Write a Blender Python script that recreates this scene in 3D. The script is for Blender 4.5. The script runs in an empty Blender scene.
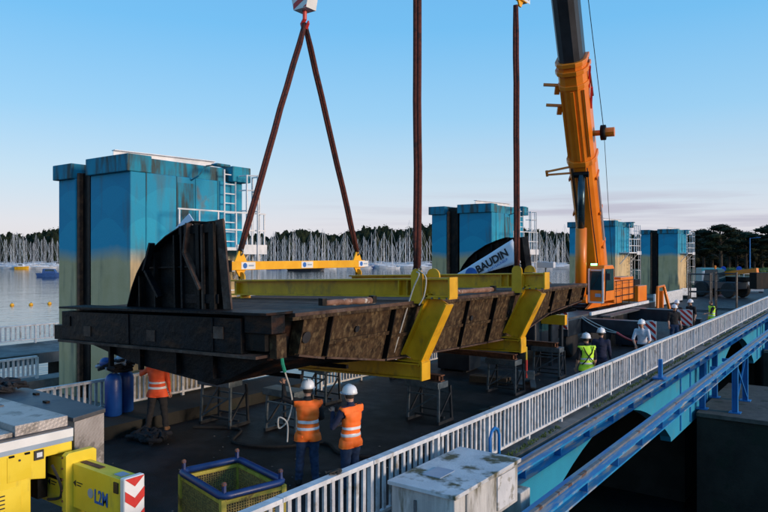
import bpy, bmesh, math, random
from mathutils import Vector, Matrix, noise
random.seed(7)
R = math.radians
scene = bpy.context.scene
# ------------------------------------------------------------------ camera
TH = math.atan(484 / 668.0)
cam = bpy.data.objects.new('camera', bpy.data.cameras.new('camera'))
scene.collection.objects.link(cam)
cam.location = (0, 0, 4.0)
cam.rotation_euler = (R(90), 0, TH)
cam.data.sensor_width = 36
cam.data.lens = 36 * 668 / 768.0
cam.data.shift_y = -1 / 768.0
cam.data.clip_end = 6000
cam.data.clip_start = 0.1
scene.camera = cam
# ------------------------------------------------------------------ sky, sun, exposure
SUN_EL, SUN_AZ = R(9), R(84)          # azimuth clockwise from the road direction (+Y)
world = bpy.data.worlds.new('World'); scene.world = world; world.use_nodes = True
nt = world.node_tree; nt.nodes.clear(); N = nt.nodes.new; L = nt.links.new
out = N('ShaderNodeOutputWorld'); bg = N('ShaderNodeBackground')
sky = N('ShaderNodeTexSky'); sky.sky_type = 'NISHITA'; sky.sun_disc = False
sky.sun_elevation = SUN_EL; sky.sun_rotation = SUN_AZ
sky.altitude = 0; sky.air_density = 1.0; sky.dust_density = 0.4; sky.ozone_density = 2.6
hs = N('ShaderNodeHueSaturation'); hs.inputs['Saturation'].default_value = 1.0
L(sky.outputs[0], hs.inputs['Color'])
# clear dusk gradient over the physical sky: pale at the horizon, light blue above
tcg = N('ShaderNodeTexCoord'); spg = N('ShaderNodeSeparateXYZ'); L(tcg.outputs['Generated'], spg.inputs[0])
gr = N('ShaderNodeValToRGB'); ge = gr.color_ramp.elements
ge[0].position = 0.0; ge[0].color = (.80, .74, .80, 1); ge[1].position = 1.0; ge[1].color = (.09, .31, .66, 1)
for p_, c_ in ((.045, (.78, .77, .86)), (.11, (.60, .77, .92)), (.2, (.36, .68, .97)), (.32, (.19, .57, .97)), (.5, (.13, .45, .88))):
    k_ = ge.new(p_); k_.color = (*c_, 1)
L(spg.outputs['Z'], gr.inputs[0])
gs = N('ShaderNodeVectorMath'); gs.operation = 'SCALE'; gs.inputs['Scale'].default_value = 6.6; L(gr.outputs[0], gs.inputs[0])
gm = N('ShaderNodeMixRGB'); gm.inputs['Fac'].default_value = .85; L(hs.outputs[0], gm.inputs['Color1']); L(gs.outputs[0], gm.inputs['Color2'])
# thin lavender cloud bands low over the horizon
tc = N('ShaderNodeTexCoord'); sep = N('ShaderNodeSeparateXYZ'); L(tc.outputs['Generated'], sep.inputs[0])
mp = N('ShaderNodeMapping'); mp.inputs['Scale'].default_value = (1.6, 1.6, 34); mp.inputs['Location'].default_value = (1.15, 2.3, .3)
L(tc.outputs['Generated'], mp.inputs[0])
cn = N('ShaderNodeTexNoise'); cn.inputs['Scale'].default_value = 1.7; cn.inputs['Detail'].default_value = 7; cn.inputs['Roughness'].default_value = .55
L(mp.outputs[0], cn.inputs['Vector'])
cr = N('ShaderNodeValToRGB'); cr.color_ramp.elements[0].position = .48; cr.color_ramp.elements[1].position = .64
L(cn.outputs['Fac'], cr.inputs[0])
el = N('ShaderNodeValToRGB'); e = el.color_ramp.elements
e[0].position = 0.0; e[0].color = (.35,)*3 + (1,); e[1].position = .2; e[1].color = (0, 0, 0, 1)
x = e.new(.03); x.color = (.6,)*3 + (1,); x = e.new(.07); x.color = (.85,)*3 + (1,); x = e.new(.095); x.color = (.1,)*3 + (1,)
L(sep.outputs['Z'], el.inputs[0])
mul0 = N('ShaderNodeMath'); mul0.operation = 'MULTIPLY'; L(cr.outputs[0], mul0.inputs[0]); L(el.outputs[0], mul0.inputs[1])
az = N('ShaderNodeVectorMath'); az.operation = 'DOT_PRODUCT'; az.inputs[1].default_value = (.17, .985, 0); L(tc.outputs['Generated'], az.inputs[0])
azr = N('ShaderNodeMapRange'); azr.interpolation_type = 'SMOOTHSTEP'; azr.inputs['From Min'].default_value = .5; azr.inputs['From Max'].default_value = .9; L(az.outputs['Value'], azr.inputs[0])
mul = N('ShaderNodeMath'); mul.operation = 'MULTIPLY'; L(mul0.outputs[0], mul.inputs[0]); L(azr.outputs[0], mul.inputs[1])
SKY_CLOUD = N('ShaderNodeMixRGB'); SKY_CLOUD.inputs['Color2'].default_value = (3.3, 3.25, 3.95, 1)
L(mul.outputs[0], SKY_CLOUD.inputs['Fac']); L(gm.outputs[0], SKY_CLOUD.inputs['Color1'])
L(SKY_CLOUD.outputs[0], bg.inputs['Color']); bg.inputs['Strength'].default_value = 0.12
L(bg.outputs[0], out.inputs['Surface'])
sd = bpy.data.lights.new('sun', 'SUN'); sd.energy = 2.3; sd.angle = R(14); sd.color = (1, .76, .58)
sun = bpy.data.objects.new('sun', sd); scene.collection.objects.link(sun)
sun.rotation_euler = (Vector((math.sin(SUN_AZ) * math.cos(SUN_EL), math.cos(SUN_AZ) * math.cos(SUN_EL), math.sin(SUN_EL)))).to_track_quat('Z', 'Y').to_euler()
vs = scene.view_settings
vs.view_transform = 'Standard'; vs.look = 'None'; vs.gamma = 1; vs.exposure = 0.35
scene.render.film_transparent = False

# ------------------------------------------------------------------ helpers
col = scene.collection
ORIG = {}
def V(*a): return Vector(a)
class MB:
    def __init__(s): s.v = []; s.f = []
    def add(s, vs, fs):
        o = len(s.v); s.v += [tuple(p) for p in vs]; s.f += [tuple(i + o for i in f) for f in fs]; return s
    def box(s, x0, x1, y0, y1, z0, z1):
        vs = [(x0,y0,z0),(x1,y0,z0),(x1,y1,z0),(x0,y1,z0),(x0,y0,z1),(x1,y0,z1),(x1,y1,z1),(x0,y1,z1)]
        return s.add(vs, [(0,3,2,1),(4,5,6,7),(0,1,5,4),(1,2,6,5),(2,3,7,6),(3,0,4,7)])
    def bar(s, p0, p1, w, h, up=(0,0,1)):
        p0 = Vector(p0); p1 = Vector(p1); d = (p1 - p0).normalized(); u = Vector(up)
        if abs(d.dot(u)) > .98: u = Vector((0,1,0)) if abs(d.y) < .9 else Vector((1,0,0))
        a = d.cross(u).normalized() * w / 2; b = a.cross(d).normalized() * h / 2
        vs = [p + i * a + j * b for p in (p0, p1) for i, j in ((-1,-1),(1,-1),(1,1),(-1,1))]
        return s.add(vs, [(0,1,2,3),(7,6,5,4),(0,4,5,1),(1,5,6,2),(2,6,7,3),(3,7,4,0)])
    def tube(s, p0, p1, r0, r1=None, n=10):
        return s.path([p0, p1], [r0, r0 if r1 is None else r1], n)
    def path(s, pts, r, n=8, sx=1.0):
        pts = [Vector(p) for p in pts]; m = len(pts); rr = r if isinstance(r, (list, tuple)) else [r] * m
        vs = []; a = None
        for i, p in enumerate(pts):
            d = (pts[min(i + 1, m - 1)] - pts[max(i - 1, 0)]).normalized()
            if a is None:
                a = d.orthogonal().normalized()
            else:
                a = (a - d * a.dot(d)).normalized()
            b = d.cross(a)
            for k in range(n):
                t = 2 * math.pi * k / n
                vs.append(p + rr[i] * (math.cos(t) * a + math.sin(t) * b))
        fs = [(i*n + k, i*n + (k+1) % n, (i+1)*n + (k+1) % n, (i+1)*n + k) for i in range(m - 1) for k in range(n)]
        fs += [tuple(range(n - 1, -1, -1)), tuple((m-1)*n + k for k in range(n))]
        return s.add(vs, fs)
    def rope(s, pts, r, n=6):
        P = [Vector(p) for p in pts]; P = [P[0]] + P + [P[-1]]; q = []
        for a, b, c, d in zip(P, P[1:], P[2:], P[3:]):
            for k in range(5):
                t = k / 5; q.append(.5 * ((2*b) + (c-a)*t + (2*a-5*b+4*c-d)*t*t + (3*b-a-3*c+d)*t**3))
        return s.path(q + [P[-1]], r, n)
    def prism(s, poly, ax, a, b):
        # poly: 2D points; ax = extrusion axis; 'y': (x,z), 'x': (y,z), 'z': (x,y)
        def P(p, t): return {'y': (p[0], t, p[1]), 'x': (t, p[0], p[1]), 'z': (p[0], p[1], t)}[ax]
        n = len(poly)
        vs = [P(p, a) for p in poly] + [P(p, b) for p in poly]
        fs = [tuple(range(n)), tuple(range(2*n - 1, n - 1, -1))] + [(i, n + i, n + (i+1) % n, (i+1) % n) for i in range(n)]
        return s.add(vs, fs)
    def isec(s, p0, p1, h, w, tw=.03, tf=.03, up=(0,0,1)):
        p0 = Vector(p0); p1 = Vector(p1); d = (p1 - p0).normalized(); u = Vector(up); u = (u - d * u.dot(d)).normalized()
        s.bar(p0, p1, tw, h - 2 * tf + .004, u)
        for k in (-1, 1):
            o = u * k * (h - tf) / 2; s.bar(p0 + o, p1 + o, w, tf, u)
        return s
    def ball(s, c, rx, ry, rz, n=12, m=8):
        vs = [(c[0], c[1], c[2] - rz)]; fs = []
        for i in range(1, m):
            t = -math.pi/2 + math.pi * i / m
            for k in range(n):
                a = 2*math.pi*k/n; vs.append((c[0] + rx*math.cos(t)*math.cos(a), c[1] + ry*math.cos(t)*math.sin(a), c[2] + rz*math.sin(t)))
        vs.append((c[0], c[1], c[2] + rz)); T = len(vs) - 1
        fs += [(0, 1 + (k+1) % n, 1 + k) for k in range(n)]
        for i in range(m - 2):
            for k in range(n):
                q = 1 + i*n; fs.append((q + k, q + (k+1) % n, q + n + (k+1) % n, q + n + k))
        q = 1 + (m-2)*n; fs += [(q + k, q + (k+1) % n, T) for k in range(n)]
        return s.add(vs, fs)
    def lathe(s, prof, c=(0,0,0), n=16, axis='z'):
        vs = []
        for r, h in prof:
            for k in range(n):
                t = 2*math.pi*k/n; a, b = r*math.cos(t), r*math.sin(t)
                p = {'z': (a, b, h), 'x': (h, a, b), 'y': (b, h, a)}[axis]
                vs.append((p[0]+c[0], p[1]+c[1], p[2]+c[2]))
        m = len(prof)
        fs = [(i*n+k, i*n+(k+1)%n, (i+1)*n+(k+1)%n, (i+1)*n+k) for i in range(m-1) for k in range(n)]
        fs += [tuple(range(n-1,-1,-1)), tuple((m-1)*n+k for k in range(n))]
        return s.add(vs, fs)
    def xf(s, M):
        s.v = [tuple(M @ Vector(p)) for p in s.v]; return s
    def mesh(s, name, mat, o=(0,0,0), smooth=False):
        me = bpy.data.meshes.new(name)
        me.from_pydata([(p[0]-o[0], p[1]-o[1], p[2]-o[2]) for p in s.v], [], s.f)
        me.validate(); 
        bm = bmesh.new(); bm.from_mesh(me); bmesh.ops.recalc_face_normals(bm, faces=bm.faces[:]); bm.to_mesh(me); bm.free()
        if mat: me.materials.append(mat)
        if smooth: me.shade_smooth()
        return me
    def build(s, name, mat, parent=None, smooth=False, bevel=0, loc=None):
        o = ORIG[parent.name] if parent else (loc or (0,0,0))
        ob = bpy.data.objects.new(name, s.mesh(name, mat, o, smooth)); col.objects.link(ob)
        if parent: ob.parent = parent
        elif loc: ob.location = loc
        ORIG[ob.name] = o
        if bevel:
            md = ob.modifiers.new('bevel', 'BEVEL'); md.width = bevel; md.segments = 2; md.limit_method = 'ANGLE'; md.angle_limit = R(40)
        return ob
def tag(o, label=None, cat=None, group=None, kind=None):
    if label: o['label'] = label
    if cat: o['category'] = cat
    if group: o['group'] = group
    if kind: o['kind'] = kind
    return o
def thing(name, label, cat, loc=(0,0,0), rotz=0, group=None, local=False):
    o = bpy.data.objects.new(name, None); col.objects.link(o); o.empty_display_size = .2
    o.location = loc; o.rotation_euler = (0, 0, rotz); ORIG[o.name] = (0,0,0) if local else tuple(loc)
    return tag(o, label, cat, group)
def inst(src, name, parent, loc, rot=None):
    """a repeated part that shares mesh data (src = mesh)"""
    ob = bpy.data.objects.new(name, src); col.objects.link(ob); ob.parent = parent
    o = ORIG[parent.name]; ob.location = (loc[0]-o[0], loc[1]-o[1], loc[2]-o[2])
    if rot: ob.rotation_euler = rot
    return ob
def copy_tree(o, parent=None):
    c = o.copy(); col.objects.link(c); c.parent = parent
    ORIG[c.name] = ORIG.get(o.name, (0,0,0))
    for ch in list(o.children): copy_tree(ch, c)
    return c
def struct(ob): ob['kind'] = 'structure'; return ob
def clip_poly(poly, x0, x1, y0, y1):
    for ax, lim, sg in ((0, x0, 1), (0, x1, -1), (1, y0, 1), (1, y1, -1)):
        res = []
        for i, p in enumerate(poly):
            q = poly[(i+1) % len(poly)]; a = sg*(p[ax]-lim); b = sg*(q[ax]-lim)
            if a >= 0: res.append(p)
            if a*b < 0:
                t = a/(a-b); res.append((p[0]+(q[0]-p[0])*t, p[1]+(q[1]-p[1])*t))
        poly = res
        if not poly: return []
    return poly
def text_mesh(body, size, mat, extrude=.003, bold=0.0):
    cu = bpy.data.curves.new('lettering', 'FONT'); cu.body = body; cu.size = size; cu.extrude = extrude; cu.offset = bold
    cu.align_x = 'CENTER'; cu.align_y = 'CENTER'; cu.resolution_u = 3
    t = bpy.data.objects.new('lettering', cu); col.objects.link(t)
    dg = bpy.context.evaluated_depsgraph_get()
    me = bpy.data.meshes.new_from_object(t.evaluated_get(dg)); bpy.data.objects.remove(t)
    me.materials.clear(); me.materials.append(mat); return me

# ------------------------------------------------------------------ materials
def mat(name, c1, c2=None, rough=.6, metal=0., scale=3., lo=.4, hi=.62, c3=None, s3=1.2, lo3=.56, hi3=.62, bump=0., bscale=30., spec=.5,
        st=(1,1,1), st3=(1,1,1), rvar=.12, emit=None):
    m = bpy.data.materials.new(name); m.use_nodes = True; nt = m.node_tree; b = nt.nodes['Principled BSDF']; N = nt.nodes.new; L = nt.links.new
    b.inputs['Roughness'].default_value = rough; b.inputs['Metallic'].default_value = metal; b.inputs['Specular IOR Level'].default_value = spec
    c2 = c2 or tuple(min(1, k * 1.25) for k in c1)
    tc = N('ShaderNodeTexCoord'); oi = N('ShaderNodeObjectInfo')
    sc = N('ShaderNodeVectorMath'); sc.operation = 'SCALE'; sc.inputs[0].default_value = (37, 53, 29); L(oi.outputs['Random'], sc.inputs['Scale'])
    ad = N('ShaderNodeVectorMath'); ad.operation = 'ADD'; L(tc.outputs['Object'], ad.inputs[0]); L(sc.outputs[0], ad.inputs[1])
    def nz(scale, st, det=6):
        mp = N('ShaderNodeMapping'); mp.inputs['Scale'].default_value = st; L(ad.outputs[0], mp.inputs[0])
        n = N('ShaderNodeTexNoise'); n.inputs['Scale'].default_value = scale; n.inputs['Detail'].default_value = det; n.inputs['Roughness'].default_value = .6
        L(mp.outputs[0], n.inputs['Vector']); return n
    def ramp(src, lo, hi, a, bb):
        r = N('ShaderNodeValToRGB'); e = r.color_ramp.elements; e[0].position = lo; e[1].position = hi; e[0].color = a; e[1].color = bb
        L(src, r.inputs[0]); return r
    n1 = nz(scale, st); r1 = ramp(n1.outputs['Fac'], lo, hi, (*c1, 1), (*c2, 1)); c = r1.outputs[0]
    if c3:
        n3 = nz(s3, st3, 8); r3 = ramp(n3.outputs['Fac'], lo3, hi3, (0,0,0,1), (1,1,1,1))
        mx = N('ShaderNodeMixRGB'); L(r3.outputs[0], mx.inputs['Fac']); L(c, mx.inputs['Color1']); mx.inputs['Color2'].default_value = (*c3, 1); c = mx.outputs[0]
    L(c, b.inputs['Base Color'])
    if rvar:
        rr = N('ShaderNodeMapRange'); rr.inputs['To Min'].default_value = max(0, rough - rvar); rr.inputs['To Max'].default_value = min(1, rough + rvar)
        L(n1.outputs['Fac'], rr.inputs[0]); L(rr.outputs[0], b.inputs['Roughness'])
    if bump:
        nb = nz(bscale, (1,1,1), 5); bp = N('ShaderNodeBump'); bp.inputs['Strength'].default_value = bump; bp.inputs['Distance'].default_value = .02
        L(nb.outputs['Fac'], bp.inputs['Height']); L(bp.outputs[0], b.inputs['Normal'])
    if emit:
        b.inputs['Emission Color'].default_value = (*emit[0], 1); b.inputs['Emission Strength'].default_value = emit[1]
    return m
M = {}
M['asphalt'] = mat('asphalt', (.008,.0085,.010), (.017,.0175,.020), .58, scale=2.3, c3=(.036,.037,.041), s3=.75, lo3=.5, hi3=.66, bump=.6, bscale=70, rvar=.22, spec=.28)
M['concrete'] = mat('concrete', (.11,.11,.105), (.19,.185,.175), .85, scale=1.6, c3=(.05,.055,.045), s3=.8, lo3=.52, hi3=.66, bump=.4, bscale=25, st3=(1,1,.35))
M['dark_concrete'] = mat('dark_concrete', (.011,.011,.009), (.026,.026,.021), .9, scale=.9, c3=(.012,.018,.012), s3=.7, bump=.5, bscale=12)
M['white_paint'] = mat('white_paint', (.54,.56,.58), (.72,.73,.74), .5, scale=5, c3=(.30,.27,.22), s3=4.5, lo3=.57, hi3=.72)
M['bar_paint'] = mat('bar_paint', (.42,.44,.47), (.58,.60,.62), .55, scale=6, c3=(.22,.19,.15), s3=5, lo3=.55, hi3=.72)
M['ladder_white'] = mat('ladder_white', (.62,.64,.66), (.75,.76,.78), .45, scale=5)
M['yellow'] = mat('yellow', (.62,.32,.006), (.76,.41,.010), .42, scale=2.5, c3=(.30,.16,.025), s3=3.2, lo3=.56, hi3=.72, st3=(1,1,.5), bump=.08)
M['spread_yellow'] = mat('spread_yellow', (.85,.40,.01), (.92,.47,.015), .4, scale=3)
M['crane_yellow'] = mat('crane_yellow', (.80,.58,.03), (.88,.66,.05), .35, scale=1.5, c3=(.36,.27,.07), s3=3, lo3=.56, hi3=.78, st3=(1,1,.4))
M['crane_orange'] = mat('crane_orange', (.76,.185,.006), (.84,.23,.010), .38, scale=1.3, c3=(.42,.14,.02), s3=2.2, lo3=.63, hi3=.78, st3=(1,1,.3))
M['black_steel'] = mat('black_steel', (.003,.0035,.004), (.009,.0095,.010), .5, scale=2.6, c3=(.042,.022,.014), s3=2.9, lo3=.54, hi3=.72, st3=(1,1,.4), bump=.6, bscale=9, spec=.12, rvar=.15)
M['tarry_steel'] = mat('tarry_steel', (.002,.003,.0045), (.007,.009,.012), .48, scale=2.8, c3=(.05,.022,.012), s3=2.6, lo3=.55, hi3=.72, st3=(.6,.6,1.6), bump=.7, bscale=9, spec=.12, rvar=.15)
M['brown_steel'] = mat('brown_steel', (.018,.011,.007), (.07,.043,.023), .85, scale=6, lo=.35, hi=.65, c3=(.15,.105,.055), s3=10, lo3=.50, hi3=.70, st3=(1,1,.6), bump=.9, bscale=14, spec=.15)
M['rust_plate'] = mat('rust_plate', (.05,.03,.024), (.12,.075,.055), .75, scale=3, c3=(.13,.10,.085), s3=2.4, lo3=.56, hi3=.68, bump=.5, spec=.2)
M['rust'] = mat('rust', (.09,.035,.018), (.19,.075,.035), .85, scale=6, bump=.5)
M['rust_roll'] = mat('rust_roll', (.16,.075,.045), (.28,.15,.10), .8, scale=6, c3=(.6,.56,.5), s3=5, lo3=.56, hi3=.64, bump=.6)
M['sling'] = mat('sling', (.075,.016,.010), (.13,.032,.02), .9, scale=14, c3=(.035,.015,.015), s3=3, bump=.6, bscale=80)
M['blue_steel'] = mat('blue_steel', (.006,.13,.40), (.010,.18,.48), .42, scale=1.4, c3=(.10,.15,.20), s3=3, lo3=.64, hi3=.74, bump=.12)
M['rail_top'] = mat('rail_top', (.008,.20,.46), (.02,.27,.52), .45, scale=2.4, c3=(.34,.36,.38), s3=1.6, lo3=.5, hi3=.6, st3=(6,.6,1), bump=.2)
M['cyan_concrete'] = mat('cyan_concrete', (.005,.23,.39), (.008,.27,.44), .7, scale=.9, c3=(.03,.24,.36), s3=1.4, bump=.2)
M['dark_blue'] = mat('dark_blue', (.004,.022,.10), (.008,.035,.15), .45, scale=4)
M['can_blue'] = mat('can_blue', (.006,.05,.24), (.01,.07,.30), .4, scale=3)
M['basket_mesh'] = mat('basket_mesh', (.16,.12,.04), (.30,.22,.06), .7, scale=30, lo=.45, hi=.55)
M['basket_yellow'] = mat('basket_yellow', (.40,.32,.04), (.52,.43,.06), .5, scale=6, c3=(.2,.13,.03), s3=7)
M['worn_white'] = mat('worn_white', (.48,.50,.52), (.60,.61,.62), .7, scale=2.4, c3=(.09,.082,.04), s3=2.1, lo3=.5, hi3=.6, bump=.3)
M['worn_side'] = mat('worn_side', (.36,.355,.34), (.56,.55,.52), .75, scale=5, st=(1,1,.18), c3=(.13,.12,.08), s3=3.2, lo3=.53, hi3=.66, st3=(1,1,.25), bump=.3)
M['chequer'] = mat('chequer', (.24,.225,.21), (.33,.31,.29), .4, metal=.55, scale=3, bump=.5, bscale=55)
M['deck_grey'] = mat('deck_grey', (.07,.072,.078), (.12,.122,.128), .5, metal=.25, scale=1.5, c3=(.05,.06,.08), s3=2)
M['stripe_white'] = mat('stripe_white', (.72,.72,.70), (.8,.8,.78), .4)
M['stripe_grey'] = mat('stripe_grey', (.28,.36,.46), (.33,.41,.5), .4)
M['red_paint'] = mat('red_paint', (.55,.025,.02), (.65,.04,.03), .45)
M['black_paint'] = mat('black_paint', (.012,.012,.014), (.025,.025,.028), .5)
M['navy_body'] = mat('navy_body', (.010,.016,.026), (.02,.03,.042), .35, scale=2)
M['rubber'] = mat('rubber', (.012,.012,.013), (.022,.022,.022), .85)
M['glass'] = mat('glass', (.012,.04,.05), (.016,.055,.065), .08, rvar=0)
M['lamp_green'] = mat('lamp_green', (.1,.8,.2), None, .4, emit=((.15, 1, .3), 6))
M['lamp_lens'] = mat('lamp_lens', (.6,.62,.65), None, .15)
M['tube_steel'] = mat('tube_steel', (.08,.11,.13), (.15,.18,.20), .45, metal=.5, scale=6, c3=(.1,.05,.03), s3=6, lo3=.62, hi3=.7)
M['dark_tube'] = mat('dark_tube', (.015,.017,.02), (.03,.032,.036), .55)
M['banner'] = mat('banner', (.62,.72,.86), (.70,.79,.90), .6, scale=1.5)
M['rope_white'] = mat('rope_white', (.42,.41,.38), (.55,.54,.5), .9, scale=30)
M['rope_green'] = mat('rope_green', (.01,.22,.14), None, .8)
M['rope_dark'] = mat('rope_dark', (.008,.009,.012), (.02,.02,.025), .95, scale=10)
M['moss'] = mat('moss', (.035,.07,.015), (.06,.11,.025), .95, scale=8)
M['boat_white'] = mat('boat_white', (.55,.6,.66), (.72,.75,.8), .4, scale=.5)
M['boat_blue'] = mat('boat_blue', (.02,.06,.2), (.03,.1,.3), .5)
M['mast'] = mat('mast', (.40,.44,.48), (.66,.69,.72), .45, metal=.3, scale=.6)
M['leaf'] = mat('leaf', (.008,.013,.007), (.022,.032,.014), .9, scale=.35, rvar=0, spec=.15)
M['leaf_b'] = mat('leaf_b', (.014,.016,.008), (.034,.034,.017), .9, scale=.3, rvar=0, spec=.15)
M['bark'] = mat('bark', (.03,.024,.018), (.05,.04,.03), .95, scale=2)
M['grass'] = mat('grass', (.03,.05,.015), (.05,.075,.025), .95, scale=.15, c3=(.07,.065,.04), s3=.05, lo3=.5, hi3=.65)
M['hi_orange'] = mat('hi_orange', (1.0,.155,.012), (1.0,.19,.018), .7, scale=6, rvar=0)
M['hi_red'] = mat('hi_red', (.75,.08,.02), (.85,.11,.025), .7, scale=6, rvar=0)
M['hi_lime'] = mat('hi_lime', (.50,.85,.03), (.58,.95,.05), .7, scale=6, rvar=0)
M['reflect'] = mat('reflect', (.62,.66,.70), (.72,.75,.78), .35, rvar=0)
M['denim'] = mat('denim', (.012,.03,.075), (.025,.05,.11), .9, scale=9, bump=.4, bscale=30)
M['navy_cloth'] = mat('navy_cloth', (.008,.012,.035), (.014,.02,.055), .9, scale=8, bump=.4)
M['black_cloth'] = mat('black_cloth', (.008,.008,.01), (.016,.016,.018), .9, scale=8, bump=.4)
M['white_cloth'] = mat('white_cloth', (.5,.54,.62), (.6,.63,.7), .9, scale=8, bump=.4)
M['skin'] = mat('skin', (.45,.24,.16), (.52,.29,.2), .55, scale=12)
M['hair'] = mat('hair', (.015,.01,.008), (.03,.02,.014), .7)
M['helmet'] = mat('helmet', (.74,.75,.76), (.8,.8,.8), .3)
M['boot'] = mat('boot', (.12,.06,.025), (.18,.09,.04), .8)
M['dark_boot'] = mat('dark_boot', (.015,.013,.012), (.03,.025,.02), .7)
M['sign_blue'] = mat('sign_blue', (.01,.09,.5), None, .4)
M['teal'] = mat('teal', (.03,.22,.26), (.04,.28,.32), .4)
M['hull_dark'] = mat('hull_dark', (.012,.016,.024), (.02,.025,.035), .4)

def chequer_material():
    m = mat('chequer_plate', (.36,.325,.30), (.46,.42,.39), .42, metal=.15, scale=3, c3=(.22,.2,.18), s3=2.5); nt = m.node_tree; N = nt.nodes.new; L = nt.links.new
    tc = N('ShaderNodeTexCoord'); mp = N('ShaderNodeMapping'); mp.inputs['Rotation'].default_value = (R(45), R(30), R(45)); L(tc.outputs['Object'], mp.inputs[0])
    v = N('ShaderNodeTexVoronoi'); v.inputs['Scale'].default_value = 26; v.inputs['Randomness'].default_value = .0; L(mp.outputs[0], v.inputs['Vector'])
    bp = N('ShaderNodeBump'); bp.inputs['Strength'].default_value = .9; bp.inputs['Distance'].default_value = .006; bp.invert = True; L(v.outputs['Distance'], bp.inputs['Height']); L(bp.outputs[0], nt.nodes['Principled BSDF'].inputs['Normal'])
    return m
M['chequer'] = chequer_material()
def mural_material():
    m = bpy.data.materials.new('mural_paint'); m.use_nodes = True; nt = m.node_tree; b = nt.nodes['Principled BSDF']; N = nt.nodes.new; L = nt.links.new
    b.inputs['Roughness'].default_value = .75
    tc = N('ShaderNodeTexCoord'); sp = N('ShaderNodeSeparateXYZ'); L(tc.outputs['Object'], sp.inputs[0])
    oi = N('ShaderNodeObjectInfo')
    def math_(op, a, b_=None):
        n = N('ShaderNodeMath'); n.operation = op
        for i, k in enumerate((a, b_)):
            if k is None: continue
            if isinstance(k, (int, float)): n.inputs[i].default_value = k
            else: L(k, n.inputs[i])
        return n.outputs[0]
    def noise_(sc, st=(1,1,1), det=4):
        mp = N('ShaderNodeMapping'); mp.inputs['Scale'].default_value = st; L(tc.outputs['Object'], mp.inputs[0])
        n = N('ShaderNodeTexNoise'); n.inputs['Scale'].default_value = sc; n.inputs['Detail'].default_value = det; L(mp.outputs[0], n.inputs[0]); return n.outputs['Fac']
    def ramp(src, pts, const=False):
        r = N('ShaderNodeValToRGB'); e = r.color_ramp.elements
        if const: r.color_ramp.interpolation = 'EASE'
        e[0].position, e[0].color = pts[0][0], (*pts[0][1], 1); e[1].position, e[1].color = pts[-1][0], (*pts[-1][1], 1)
        for p, c in pts[1:-1]: k = e.new(p); k.color = (*c, 1)
        L(src, r.inputs[0]); return r.outputs[0]
    def mix(f, a, b_, mode='MIX'):
        n = N('ShaderNodeMixRGB'); n.blend_type = mode
        for i, k in zip(('Fac', 'Color1', 'Color2'), (f, a, b_)):
            if isinstance(k, tuple): n.inputs[i].default_value = (*k, 1)
            elif isinstance(k, float): n.inputs[i].default_value = k
            else: L(k, n.inputs[i])
        return n.outputs[0]
    z = sp.outputs['Z']; xy = math_('ADD', sp.outputs['X'], math_('MULTIPLY', sp.outputs['Y'], 1.1))
    # sea: overlapping wave crests
    sea = None
    cols = [(.008,.24,.40), (.006,.27,.43), (.012,.33,.50), (.006,.26,.42), (.016,.37,.53), (.010,.31,.48)]
    c = cols[0]
    for i in range(1, 6):
        h = math_('ADD', 6.25 - .42 * i, math_('MULTIPLY', math_('ABSOLUTE', math_('SINE', math_('ADD', math_('MULTIPLY', xy, 1.1 + .21 * i), 1.7 * i))), .42))
        f = math_('LESS_THAN', z, h)
        c = mix(math_('MULTIPLY', f, .5), c, cols[i])
    # sand below
    edge = math_('ADD', 3.98, math_('ADD', math_('MULTIPLY', math_('SINE', math_('MULTIPLY', xy, 2.1)), .06), math_('MULTIPLY', math_('SUBTRACT', noise_(1.3), .5), .3)))
    fs = N('ShaderNodeMapRange'); L(math_('SUBTRACT', z, edge), fs.inputs[0]); fs.inputs['From Min'].default_value = .22; fs.inputs['From Max'].default_value = -.18
    sand = ramp(noise_(1.4), [(.3, (.52,.38,.18)), (.7, (.64,.48,.26))])
    c = mix(fs.outputs[0], c, sand)
    st = ramp(noise_(2.2, (1,1,.16), 7), [(.53, (0,0,0)), (.72, (1,1,1))])
    c = mix(math_('MULTIPLY', st, .7), c, (.09,.10,.085))
    pt = ramp(noise_(1.05, (1,1,.8), 6), [(.6, (0,0,0)), (.66, (1,1,1))])
    gate = N('ShaderNodeMapRange'); L(sp.outputs['Y'], gate.inputs[0]); gate.inputs['From Min'].default_value = .25; gate.inputs['From Max'].default_value = .5
    c = mix(math_('MULTIPLY', math_('MULTIPLY', pt, gate.outputs[0]), .75), c, (.13,.125,.11))
    L(c, b.inputs['Base Color'])
    bp = N('ShaderNodeBump'); bp.inputs['Strength'].default_value = .3; bp.inputs['Distance'].default_value = .02; L(noise_(18, det=6), bp.inputs['Height']); L(bp.outputs[0], b.inputs['Normal'])
    return m
M['mural'] = mural_material()
M['cornice'] = mat('cornice', (.008,.20,.31), (.010,.26,.38), .8, scale=1.2, c3=(.045,.07,.07), s3=3.4, lo3=.46, hi3=.62, st3=(1,1,.2), bump=.3)
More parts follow.
